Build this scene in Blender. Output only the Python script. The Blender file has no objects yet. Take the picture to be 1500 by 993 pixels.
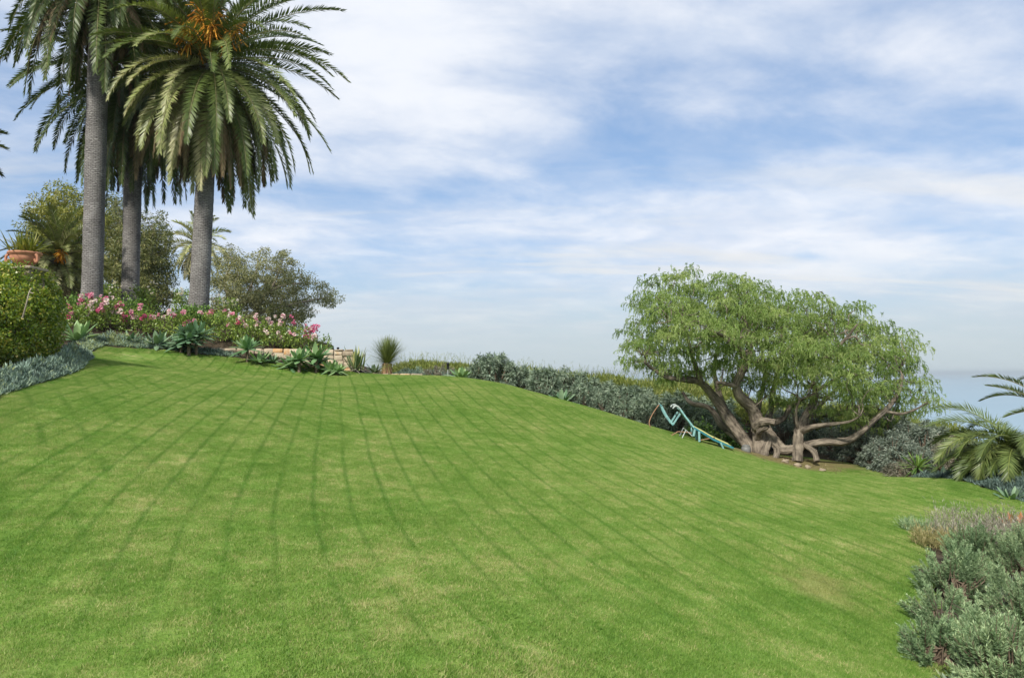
import bpy, math
import numpy as np
from mathutils import Vector, Matrix

rng = np.random.default_rng(11)
scene = bpy.context.scene
R = math.radians
COL = scene.collection

# ------------------------------------------------------------------ camera
FPX = 1125.0                       # focal length in pixels of the 1500-wide photograph
PITCH = math.atan(48.5 / FPX)
cam_data = bpy.data.cameras.new("camera")
cam_data.sensor_width = 36.0
cam_data.lens = 36.0 * FPX / 1500.0
cam_data.clip_start = 0.1
cam_data.clip_end = 100000.0
cam = bpy.data.objects.new("camera", cam_data)
cam.rotation_euler = (R(90) + PITCH, 0, 0)
COL.objects.link(cam)
scene.camera = cam

# ------------------------------------------------------------------ sun, exposure
SUN_DIR = np.array([-0.30, -0.74, 0.66]); SUN_DIR /= np.linalg.norm(SUN_DIR)   # towards the sun
SUN_EL = math.asin(SUN_DIR[2]); SUN_AZ = math.atan2(SUN_DIR[0], SUN_DIR[1])
sd = bpy.data.lights.new("sun", 'SUN'); sd.energy = 4.0; sd.angle = R(5.0); sd.color = (1.0, 0.95, 0.86)
so = bpy.data.objects.new("sun", sd)
so.rotation_euler = Vector(SUN_DIR).to_track_quat('Z', 'Y').to_euler()
so.location = (-20, -20, 40)
COL.objects.link(so)
vs = scene.view_settings
vs.view_transform = 'Standard'; vs.look = 'None'; vs.gamma = 1.0; vs.exposure = 0.42; vs.use_curve_mapping = False
scene.cycles.max_bounces = 6
scene.cycles.diffuse_bounces = 3
scene.cycles.transmission_bounces = 4
scene.cycles.transparent_max_bounces = 4
scene.cycles.volume_bounces = 0


# ------------------------------------------------------------------ node helpers
class NT:
    def __init__(self, tree):
        self.t = tree; self.n = tree.nodes; self.l = tree.links

    def new(self, typ, **kw):
        n = self.n.new(typ)
        for k, v in kw.items():
            setattr(n, k, v)
        return n

    def put(self, sock, val):
        if val is None:
            return
        if isinstance(val, bpy.types.NodeSocket):
            self.l.new(val, sock)
        else:
            if isinstance(val, tuple) and len(val) == 3 and sock.type == 'RGBA':
                val = val + (1.0,)
            sock.default_value = val

    def m(self, op, a, b=None, c=None, clamp=False):
        n = self.new('ShaderNodeMath', operation=op, use_clamp=clamp)
        for i, v in enumerate((a, b, c)):
            self.put(n.inputs[i], v)
        return n.outputs[0]

    def vm(self, op, a, b=None, out=0):
        n = self.new('ShaderNodeVectorMath', operation=op)
        self.put(n.inputs[0], a)
        if b is not None:
            self.put(n.inputs[1], b)
        return n.outputs[out]

    def noise(self, vec, scale, detail=3.0, rough=0.55, dist=0.0):
        n = self.new('ShaderNodeTexNoise')
        self.put(n.inputs['Vector'], vec)
        n.inputs['Scale'].default_value = scale
        n.inputs['Detail'].default_value = detail
        n.inputs['Roughness'].default_value = rough
        n.inputs['Distortion'].default_value = dist
        return n.outputs[0]

    def ramp(self, fac, stops, interp='LINEAR'):
        n = self.new('ShaderNodeValToRGB')
        r = n.color_ramp; r.interpolation = interp
        while len(r.elements) < len(stops):
            r.elements.new(0.5)
        for e, (p, c) in zip(r.elements, stops):
            e.position = p
            e.color = (c, c, c, 1) if not isinstance(c, tuple) else c + (1,)
        self.put(n.inputs[0], fac)
        return n.outputs[0]

    def mix(self, fac, a, b, mode='MIX'):
        n = self.new('ShaderNodeMix', data_type='RGBA', blend_type=mode)
        self.put(n.inputs[0], fac); self.put(n.inputs[6], a); self.put(n.inputs[7], b)
        return n.outputs[2]

    def smooth(self, x, lo, hi, a=0.0, b=1.0):
        n = self.new('ShaderNodeMapRange', interpolation_type='SMOOTHSTEP')
        self.put(n.inputs[0], x)
        n.inputs[1].default_value = lo; n.inputs[2].default_value = hi
        n.inputs[3].default_value = a; n.inputs[4].default_value = b
        return n.outputs[0]

    def comb(self, x, y, z):
        n = self.new('ShaderNodeCombineXYZ')
        self.put(n.inputs[0], x); self.put(n.inputs[1], y); self.put(n.inputs[2], z)
        return n.outputs[0]

    def sep(self, v):
        n = self.new('ShaderNodeSeparateXYZ'); self.put(n.inputs[0], v)
        return n.outputs


# ------------------------------------------------------------------ sky
world = bpy.data.worlds.new("World"); scene.world = world
world.use_nodes = True
W = NT(world.node_tree); W.n.clear()
sky = W.new('ShaderNodeTexSky', sky_type='NISHITA')
sky.sun_disc = False; sky.sun_elevation = SUN_EL; sky.sun_rotation = SUN_AZ
sky.altitude = 60; sky.air_density = 1.0; sky.dust_density = 0.6; sky.ozone_density = 2.0
tc = W.new('ShaderNodeTexCoord')
D = W.vm('NORMALIZE', tc.outputs['Generated'])
dx, dy, dz = W.sep(D)
up = W.m('MAXIMUM', dz, 0.0)
den = W.m('ADD', up, 0.16)
px = W.m('DIVIDE', dx, den); py = W.m('DIVIDE', dy, den)
# thin high layer, drawn out by the wind, seen in perspective
ang = R(24)
qx = W.m('ADD', W.m('MULTIPLY', px, math.cos(ang)), W.m('MULTIPLY', py, math.sin(ang)))
qy = W.m('SUBTRACT', W.m('MULTIPLY', py, math.cos(ang)), W.m('MULTIPLY', px, math.sin(ang)))
pv = W.comb(W.m('MULTIPLY', qx, 0.85), qy, 3.3)
n1 = W.noise(pv, 1.05, 8.0, 0.55, 0.25)
n2 = W.noise(W.comb(qx, W.m('MULTIPLY', qy, 1.2), 9.1), 3.4, 7.0, 0.6, 0.3)
n3 = W.noise(W.comb(W.m('MULTIPLY', px, 0.9), W.m('MULTIPLY', py, 1.3), 1.7), 2.6, 6.0, 0.55, 0.3)
cov = W.m('ADD', W.m('MULTIPLY', n1, 0.66), W.m('MULTIPLY', n2, 0.34))


def lobe(az, el, wa, we):
    """soft patch of sky round a direction (radians-ish: x/y and z/y of that direction)"""
    a = W.m('DIVIDE', dx, W.m('MAXIMUM', dy, 0.05)); b = W.m('DIVIDE', dz, W.m('MAXIMUM', dy, 0.05))
    u = W.m('DIVIDE', W.m('SUBTRACT', a, az), wa); v = W.m('DIVIDE', W.m('SUBTRACT', b, el), we)
    r2 = W.m('ADD', W.m('MULTIPLY', u, u), W.m('MULTIPLY', v, v))
    return W.m('POWER', 2.718, W.m('MULTIPLY', r2, -1.0))


holes = [(0.19, 0.285, 0.15, 0.045, 0.21), (0.62, 0.31, 0.14, 0.04, 0.17), (-0.10, 0.235, 0.22, 0.028, 0.12),
         (-0.66, 0.21, 0.12, 0.10, 0.16), (0.30, 0.37, 0.26, 0.05, 0.09), (0.385, 0.150, 0.035, 0.006, 0.12), (0.05, 0.16, 0.2, 0.02, 0.05)]
for az, el, wa, we, amt in holes:
    cov = W.m('SUBTRACT', cov, W.m('MULTIPLY', lobe(az, el, wa, we), amt))
veils = [(-0.2, 0.43, 0.24, 0.10, 0.15), (0.55, 0.22, 0.25, 0.035, 0.10), (-0.35, 0.33, 0.25, 0.06, 0.08), (0.55, 0.42, 0.2, 0.05, 0.08)]
for az, el, wa, we, amt in veils:
    cov = W.m('ADD', cov, W.m('MULTIPLY', lobe(az, el, wa, we), amt))
cover = W.smooth(cov, 0.25, 0.66, 0.06, 1.0)
lit = W.smooth(W.m('ADD', W.m('MULTIPLY', n3, 0.6), W.m('MULTIPLY', cov, 0.4)), 0.40, 0.62)
cloud = W.mix(lit, (5.3, 5.9, 6.95), (6.85, 7.1, 7.6))
base_sky = W.mix(0.40, W.vm('SCALE', sky.outputs[0], None), (2.0, 3.75, 6.9))
W.n[-1]
for n in W.n:
    if n.type == 'VECT_MATH' and n.operation == 'SCALE':
        n.inputs['Scale'].default_value = 0.9
skyc = W.mix(cover, base_sky, cloud)
hz = W.smooth(dz, 0.0, 0.17, 0.92, 0.0)
skyc = W.mix(hz, skyc, (4.3, 4.95, 5.25))
streak = W.noise(W.comb(W.m('MULTIPLY', px, 0.25), W.m('MULTIPLY', py, 1.0), 5.0), 2.3, 5.0, 0.55, 0.2)
st = W.m('MULTIPLY', W.smooth(streak, 0.53, 0.68), W.smooth(dz, 0.03, 0.10))
st = W.m('MULTIPLY', st, W.smooth(dz, 0.30, 0.16))
skyc = W.mix(W.m('MULTIPLY', st, 0.6), skyc, (6.4, 6.4, 6.3))
bg = W.new('ShaderNodeBackground'); W.put(bg.inputs[0], skyc); bg.inputs[1].default_value = 0.1
wo = W.new('ShaderNodeOutputWorld'); W.l.new(bg.outputs[0], wo.inputs[0])


# ------------------------------------------------------------------ pixel rays and the shape of the hill
def P(u, v, d):
    x = (u - 750.0) / FPX; w = (496.5 - v) / FPX
    c, s = math.cos(PITCH), math.sin(PITCH)
    ry = c - w * s; rz = s + w * c
    k = d / ry
    return np.array([x * k, d, rz * k])


ctrl = [P(*p) for p in [
    (0, 993, 3.75), (375, 993, 3.65), (750, 993, 3.75), (1125, 993, 4.45), (1400, 993, 5.3), (1300, 850, 7.4),
    (1440, 762, 12.4), (1480, 748, 13.5), (1300, 700, 18.4), (1130, 668, 22), (1180, 690, 20), (1072, 658, 21.0),
    (1000, 640, 23), (900, 612, 24.8), (750, 567, 26.2), (650, 552, 27), (560, 549, 27.5), (480, 546, 27),
    (400, 536, 26.6), (300, 525, 26), (160, 516, 24), (120, 548, 17.5), (0, 585, 12.7), (60, 520, 19), (0, 545, 16),
    (300, 503, 27.6), (400, 512, 27.8), (470, 524, 28.4), (133, 466, 29.5), (190, 468, 30.6), (291, 466, 30.5),
    (560, 549, 29), (650, 556, 29.5), (750, 575, 28.5), (850, 610, 27.5), (950, 640, 27), (1050, 655, 26.5),
    (1230, 674, 23), (1350, 700, 18.5), (1440, 705, 16), (1300, 668, 24), (1400, 665, 22), (1500, 672, 20),
    (620, 552, 31), (720, 558, 31), (800, 567, 31), (900, 580, 31), (1000, 592, 30.5), (1100, 610, 29.5), (1200, 622, 28.5), (1300, 640, 27), (1380, 650, 25),
    (650, 572, 35), (800, 590, 35), (900, 605, 35), (1000, 620, 35), (1100, 640, 34), (1200, 650, 33), (1300, 665, 31), (1400, 680, 29)]]
ctrl += [np.array(p) for p in [
    (0, 0, -1.68), (-5, 0, -1.55), (-9, 4, -1.2), (4, 0, -2.2), (9, 4, -2.6), (14, 8, -2.75), (0, -10, -1.9), (-12, -8, -1.2),
    (14, -8, -3.0), (18, 16, -2.9), (20, 26, -3.2), (-5, 34, -0.4), (-20, 38, 2.2), (-10, 40, 1.6),
    (-30, 30, 2.2), (-24, 18, 1.2), (-20, 60, 2.2), (-45, 55, 2.6), (-60, 20, 2.0), (30, 0, -3.2), (-40, -10, 0.5)]]
ctrl = np.array(ctrl)


def tps_fit(c, lam=0.02):
    n = len(c); r = np.linalg.norm(c[:, None, :2] - c[None, :, :2], axis=2)
    K = np.where(r > 0, r * r * np.log(np.maximum(r, 1e-9)), 0) + lam * np.eye(n) * 10
    Q = np.c_[np.ones(n), c[:, :2]]
    A = np.zeros((n + 3, n + 3)); A[:n, :n] = K; A[:n, n:] = Q; A[n:, :n] = Q.T
    return np.linalg.solve(A, np.r_[c[:, 2], 0, 0, 0])


TW = tps_fit(ctrl)


def H(x, y):
    x = np.atleast_1d(np.asarray(x, float)); y = np.atleast_1d(np.asarray(y, float))
    shp = x.shape; x = x.ravel(); y = y.ravel()
    out = np.empty(len(x))
    for a in range(0, len(x), 20000):
        xs, ys = x[a:a + 20000], y[a:a + 20000]
        r2 = (xs[:, None] - ctrl[None, :, 0]) ** 2 + (ys[:, None] - ctrl[None, :, 1]) ** 2
        ph = 0.5 * r2 * np.log(np.maximum(r2, 1e-12))
        out[a:a + 20000] = ph @ TW[:-3] + TW[-3] + TW[-2] * xs + TW[-1] * ys
    out = np.clip(out, -6, 3.2)
    yb = 34 + 36 * np.clip((-8 - x) / 8, 0, 1)
    out -= 1.05 * np.maximum(0, y - yb) + 0.8 * np.maximum(0, x - 22)
    return out.reshape(shp)


def Hs(x, y):
    return float(H(x, y)[0])


def G(u, v, dmax=70):
    """where the ray through photo point (u, v) first meets the hill"""
    ds = np.arange(2.0, dmax, 0.05)
    r = P(u, v, 1.0)
    z = H(r[0] * ds, ds) - r[2] * ds
    i = np.argmax(z > 0)
    d = ds[i] if z[i] > 0 else dmax
    return r * d


def on_ground(u, d):
    p = P(u, 540, d); return np.array([p[0], d, Hs(p[0], d)])


# ------------------------------------------------------------------ object helpers
def tag(o, label=None, cat=None, group=None, kind=None):
    if label: o['label'] = label
    if cat: o['category'] = cat
    if group: o['group'] = group
    if kind: o['kind'] = kind
    return o


def thing(name, label, cat, loc, group=None):
    o = bpy.data.objects.new(name, None); COL.objects.link(o)
    o.location = tuple(float(c) for c in loc); o.empty_display_size = 0.2
    return tag(o, label, cat, group)


def dup(root, loc, label, rz=0.0, sc=1.0, group=None):
    r = root.copy(); COL.objects.link(r); r.location = tuple(float(c) for c in loc)
    r.rotation_euler = (0, 0, rz); r.scale = (sc, sc, sc) if not isinstance(sc, tuple) else sc
    r['label'] = label
    if group: r['group'] = group
    for ch in root.children:
        c = ch.copy(); COL.objects.link(c); c.parent = r
        for g in ch.children:
            d = g.copy(); COL.objects.link(d); d.parent = c
    return r


class MB:
    def __init__(self):
        self.v = []; self.f = []; self.t = []; self.uv = []; self.n = 0

    def add(self, verts, faces, tint=0.5, uv=None):
        verts = np.asarray(verts, float).reshape(-1, 3); faces = np.asarray(faces, np.int64)
        k = len(verts)
        self.v.append(verts); self.f.append(faces + self.n)
        self.t.append(np.broadcast_to(np.asarray(tint, float), (k,)).copy())
        self.uv.append(np.zeros((k, 2)) if uv is None else np.asarray(uv, float))
        self.n += k

    def build(self, name, mat, parent=None, smooth=False, origin=None):
        V = np.concatenate(self.v); T = np.concatenate(self.t); U = np.concatenate(self.uv)
        if parent is not None:
            o3 = np.zeros(3); q = parent
            while q is not None:
                o3 = o3 + np.array(q.location); q = q.parent
        else:
            o3 = np.array([*(V[:, :2].min(0) + V[:, :2].max(0)) / 2, V[:, 2].min()]) if origin is None else np.asarray(origin, float)
        me = bpy.data.meshes.new(name)
        V = V - o3
        me.vertices.add(len(V)); me.vertices.foreach_set('co', V.astype(np.float32).ravel())
        loops = np.concatenate([f.ravel() for f in self.f])
        sizes = np.concatenate([np.full(len(f), f.shape[1]) for f in self.f])
        me.loops.add(len(loops)); me.loops.foreach_set('vertex_index', loops.astype(np.int32))
        me.polygons.add(len(sizes))
        me.polygons.foreach_set('loop_start', np.r_[0, np.cumsum(sizes)[:-1]].astype(np.int32))
        if smooth:
            me.polygons.foreach_set('use_smooth', np.ones(len(sizes), bool))
        a = me.attributes.new('tint', 'FLOAT', 'POINT'); a.data.foreach_set('value', T.astype(np.float32))
        a = me.attributes.new('surf', 'FLOAT2', 'POINT'); a.data.foreach_set('vector', U.astype(np.float32).ravel())
        me.update(calc_edges=True); me.validate()
        me.materials.append(mat)
        o = bpy.data.objects.new(name, me); COL.objects.link(o)
        if parent is not None:
            o.parent = parent
        else:
            o.location = tuple(float(c) for c in o3)
        return o


def norm(a):
    return a / np.maximum(np.linalg.norm(a, axis=-1, keepdims=True), 1e-9)


def rdirs(n):
    return norm(rng.normal(size=(n, 3)))


def tube(mb, path, rad, seg=8, tint=0.5, cap=True, bump=0.0, ridge=0.0):
    path = np.asarray(path, float); n = len(path)
    rad = np.broadcast_to(np.asarray(rad, float), (n,)).copy()
    T = norm(np.gradient(path, axis=0))
    ref = np.array([0, 0, 1.0]) if abs(T[0, 2]) < 0.9 else np.array([1.0, 0, 0])
    S = np.empty_like(T); s = ref - T[0] * (ref @ T[0])
    for i in range(n):
        s = s - T[i] * (s @ T[i]); s = s / max(np.linalg.norm(s), 1e-9); S[i] = s
    B = np.cross(T, S)
    a = np.linspace(0, 2 * np.pi, seg, endpoint=False)
    rr = rad[:, None] * (1 + (rng.normal(size=(n, seg)) * bump if bump else 0))
    if ridge:
        tt = np.linspace(0, 1, n)[:, None]; ph = rng.uniform(0, 6.28, 4)
        rr = rr * (1 + ridge * (np.sin(3 * a[None] + ph[0] + 5 * tt) + 0.8 * np.sin(5 * a[None] + ph[1] - 4 * tt) + 0.6 * np.sin(8 * a[None] + ph[2] + 9 * tt)))
    ring = path[:, None] + rr[..., None] * (np.cos(a)[None, :, None] * S[:, None] + np.sin(a)[None, :, None] * B[:, None])
    i = np.arange(n - 1)[:, None] * seg; j = np.arange(seg)[None]; k = (j + 1) % seg
    q = np.stack([i + j, i + k, i + seg + k, i + seg + j], -1).reshape(-1, 4)
    h = np.r_[0, np.cumsum(np.linalg.norm(np.diff(path, axis=0), axis=1))]
    uv = np.stack([np.broadcast_to(a[None] * rad.mean(), (n, seg)), np.broadcast_to(h[:, None], (n, seg))], -1).reshape(-1, 2)
    mb.add(ring.reshape(-1, 3), q, tint, uv)
    if cap:
        for e in (0, n - 1):
            c = ring[e]; mb.add(c, np.arange(seg)[None, ::(1 if e else -1)], tint, np.c_[a, np.full(seg, h[e])])


def catmull(pts, per=6):
    pts = np.asarray(pts, float)
    p = np.vstack([2 * pts[0] - pts[1], pts, 2 * pts[-1] - pts[-2]])
    out = []
    for i in range(1, len(p) - 2):
        for t in np.linspace(0, 1, per, endpoint=False):
            out.append(0.5 * ((2 * p[i]) + (p[i + 1] - p[i - 1]) * t + (2 * p[i - 1] - 5 * p[i] + 4 * p[i + 1] - p[i + 2]) * t * t
                              + (3 * p[i] - p[i - 1] - 3 * p[i + 1] + p[i + 2]) * t ** 3))
    out.append(p[-2])
    return np.array(out)


def leaves(mb, p, d, nrm, L, Wd, tint, droop=0.0, mid=0.42):
    """n diamond leaves: base p, direction d, facing nrm"""
    n = len(p)
    d = norm(d); s = norm(np.cross(d, nrm))
    L = np.broadcast_to(np.asarray(L, float), (n,))[:, None]; Wd = np.broadcast_to(np.asarray(Wd, float), (n,))[:, None]
    dr = np.broadcast_to(np.asarray(droop, float), (n,))[:, None] * np.array([0, 0, 1.0])
    m = p + d * L * mid - dr * 0.25
    v = np.stack([p, m + s * Wd / 2, p + d * L - dr, m - s * Wd / 2], 1)
    mb.add(v, np.arange(4 * n).reshape(n, 4), np.repeat(np.broadcast_to(np.asarray(tint, float), (n,)), 4))


def straps(mb, p, d, side, L, Wd, tint, droop, K=4, prof=None, fold=0.18, thick=0.0):
    """n long curved leaves with a fold along the middle"""
    n = len(p); d = norm(d); side = norm(side)
    L = np.broadcast_to(np.asarray(L, float), (n,)); Wd = np.broadcast_to(np.asarray(Wd, float), (n,)); droop = np.broadcast_to(np.asarray(droop, float), (n,))
    t = np.linspace(0, 1, K + 1)
    pr = np.array([1 - x ** 2 for x in t]) if prof is None else np.interp(t, np.linspace(0, 1, len(prof)), prof)
    pos = p[:, None] + d[:, None] * (L[:, None] * t)[..., None]
    pos[..., 2] -= droop[:, None] * (t ** 2) * L[:, None]
    tan = norm(np.gradient(pos, axis=1))
    sd_ = side[:, None] - tan * np.sum(side[:, None] * tan, -1, keepdims=True); sd_ = norm(sd_)
    nr = np.cross(sd_, tan)
    w = Wd[:, None, None] * pr[None, :, None] / 2
    v = np.stack([pos - sd_ * w + nr * w * fold * 2, pos, pos + sd_ * w + nr * w * fold * 2], 2)       # n, K+1, 3, 3
    idx = np.arange(n * (K + 1) * 3).reshape(n, K + 1, 3)
    q = np.stack([idx[:, :-1, :-1], idx[:, :-1, 1:], idx[:, 1:, 1:], idx[:, 1:, :-1]], -1).reshape(-1, 4)
    tt = np.broadcast_to(np.asarray(tint, float), (n,))
    mb.add(v.reshape(-1, 3), q, np.repeat(tt, (K + 1) * 3))


def box(mb, c, size, rot=None, tint=0.5, bev=0.0):
    s = np.array(size) / 2
    if bev <= 0:
        v = np.array([[x, y, z] for x in (-1, 1) for y in (-1, 1) for z in (-1, 1)], float) * s
        f = [[0, 1, 3, 2], [4, 6, 7, 5], [0, 4, 5, 1], [2, 3, 7, 6], [0, 2, 6, 4], [1, 5, 7, 3]]
        v = v @ np.asarray(rot).T if rot is not None else v
        mb.add(v + np.asarray(c), f, tint)
        return
    # rounded block: subdivided cube, corners pulled in
    g = np.array([-1, -1 + 2 * bev, 0, 1 - 2 * bev, 1.0]); k = len(g)
    vs_, fs = [], []
    for ax in range(3):
        for sg in (-1, 1):
            b = len(vs_)
            for i in g:
                for j in g:
                    p = np.zeros(3); p[ax] = sg; p[(ax + 1) % 3] = i; p[(ax + 2) % 3] = j
                    vs_.append(p)
            for i in range(k - 1):
                for j in range(k - 1):
                    q = [b + i * k + j, b + (i + 1) * k + j, b + (i + 1) * k + j + 1, b + i * k + j + 1]
                    fs.append(q if sg > 0 else q[::-1])
    v = np.array(vs_); inner = 1 - 1.2 * bev
    core = np.clip(v, -inner, inner); dlt = v - core
    v = core + norm(dlt) * np.minimum(np.linalg.norm(dlt, axis=1, keepdims=True), 1.2 * bev)
    v = v * s
    v = v @ np.asarray(rot).T if rot is not None else v
    mb.add(v + np.asarray(c), fs, tint)


def lathe(mb, c, prof, seg=24, tint=0.5):
    prof = np.asarray(prof, float); n = len(prof); a = np.linspace(0, 2 * np.pi, seg, endpoint=False)
    v = np.stack([prof[:, None, 0] * np.cos(a), prof[:, None, 0] * np.sin(a), np.broadcast_to(prof[:, None, 1], (n, seg))], -1) + np.asarray(c)
    i = np.arange(n - 1)[:, None] * seg; j = np.arange(seg)[None]; k = (j + 1) % seg
    mb.add(v.reshape(-1, 3), np.stack([i + j, i + k, i + seg + k, i + seg + j], -1).reshape(-1, 4), tint)


def inside(poly, x, y):
    poly = np.asarray(poly)[:, :2]; r = np.zeros(np.shape(x), bool); j = len(poly) - 1
    for i in range(len(poly)):
        xi, yi = poly[i]; xj, yj = poly[j]
        if yi != yj:
            r ^= ((yi > y) != (yj > y)) & (x < (xj - xi) * (y - yi) / (yj - yi) + xi)
        j = i
    return r


def edge_dist(poly, x, y):
    poly = np.asarray(poly, float)[:, :2]; out = np.full(np.shape(x), 1e9)
    for i in range(len(poly)):
        a, b = poly[i], poly[(i + 1) % len(poly)]; ab = b - a
        t = np.clip(((x - a[0]) * ab[0] + (y - a[1]) * ab[1]) / max(ab @ ab, 1e-9), 0, 1)
        out = np.minimum(out, np.hypot(x - a[0] - t * ab[0], y - a[1] - t * ab[1]))
    return out


# ------------------------------------------------------------------ materials
def new_mat(name):
    m = bpy.data.materials.new(name); m.use_nodes = True
    t = NT(m.node_tree); t.n.clear()
    out = t.new('ShaderNodeOutputMaterial')
    return m, t, out


def principled(t, out, color, rough=0.7, spec=0.3, normal=None):
    b = t.new('ShaderNodeBsdfPrincipled')
    t.put(b.inputs['Base Color'], color); t.put(b.inputs['Roughness'], rough)
    b.inputs['Specular IOR Level'].default_value = spec
    if normal is not None: t.l.new(normal, b.inputs['Normal'])
    t.l.new(b.outputs[0], out.inputs[0])
    return b


def attr(t, name):
    a = t.new('ShaderNodeAttribute'); a.attribute_name = name
    return a


def leaf_mat(name, stops, trans=0.28, rough=0.5, spec=0.3, tcol=None):
    m, t, out = new_mat(name)
    col = t.ramp(attr(t, 'tint').outputs['Fac'], stops)
    geo = t.new('ShaderNodeNewGeometry')
    v = t.noise(geo.outputs['Position'], 2.3, 2.0)
    col = t.mix(1.0, col, t.ramp(v, [(0.3, 0.8), (0.7, 1.2)]), 'MULTIPLY')
    b = principled(t, out, col, rough, spec)
    tr = t.new('ShaderNodeBsdfTranslucent')
    t.put(tr.inputs[0], t.mix(1.0, col, tcol or (1.25, 1.3, 0.6), 'MULTIPLY'))
    mx = t.new('ShaderNodeMixShader'); mx.inputs[0].default_value = trans
    t.l.new(b.outputs[0], mx.inputs[1]); t.l.new(tr.outputs[0], mx.inputs[2]); t.l.new(mx.outputs[0], out.inputs[0])
    return m


def bark_mat(name, a, b, scale=6.0, stretch=0.25, bump=0.6):
    m, t, out = new_mat(name)
    uv = attr(t, 'surf').outputs['Vector']
    geo = t.new('ShaderNodeNewGeometry')
    su, sv, _ = t.sep(uv)
    q = t.comb(su, t.m('MULTIPLY', sv, stretch), 0.0)
    n = t.noise(q, scale * 4, 5.0, 0.65, 0.4)
    n2 = t.noise(geo.outputs['Position'], 3.0, 3.0)
    f = t.m('ADD', t.m('MULTIPLY', n, 0.65), t.m('MULTIPLY', n2, 0.35))
    col = t.ramp(f, [(0.35, a), (0.62, b)])
    bp = t.new('ShaderNodeBump'); bp.inputs['Strength'].default_value = bump; bp.inputs['Distance'].default_value = 0.05
    t.put(bp.inputs['Height'], n)
    principled(t, out, col, 0.9, 0.15, bp.outputs[0])
    return m


def plain_mat(name, col, rough=0.5, spec=0.4, var=0.15, scale=8.0, metal=0.0):
    m, t, out = new_mat(name)
    geo = t.new('ShaderNodeNewGeometry')
    n = t.noise(geo.outputs['Position'], scale, 4.0)
    lo = tuple(c * (1 - var) for c in col); hi = tuple(min(1, c * (1 + var)) for c in col)
    b = principled(t, out, t.ramp(n, [(0.3, lo), (0.7, hi)]), rough, spec)
    b.inputs['Metallic'].default_value = metal
    return m


def tint_mat(name, stops, rough=0.8, spec=0.2, nscale=12.0, bump=0.3, dist=0.01):
    m, t, out = new_mat(name)
    geo = t.new('ShaderNodeNewGeometry')
    n = t.noise(geo.outputs['Position'], nscale, 5.0, 0.6)
    f = t.m('ADD', attr(t, 'tint').outputs['Fac'], t.m('MULTIPLY', t.m('SUBTRACT', n, 0.5), 0.5))
    bp = t.new('ShaderNodeBump'); bp.inputs['Strength'].default_value = bump; bp.inputs['Distance'].default_value = dist
    t.put(bp.inputs['Height'], n)
    principled(t, out, t.ramp(f, stops), rough, spec, bp.outputs[0])
    return m


TREE = on_ground(1128, 22.0)
BARE = G(1195, 858)


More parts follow.
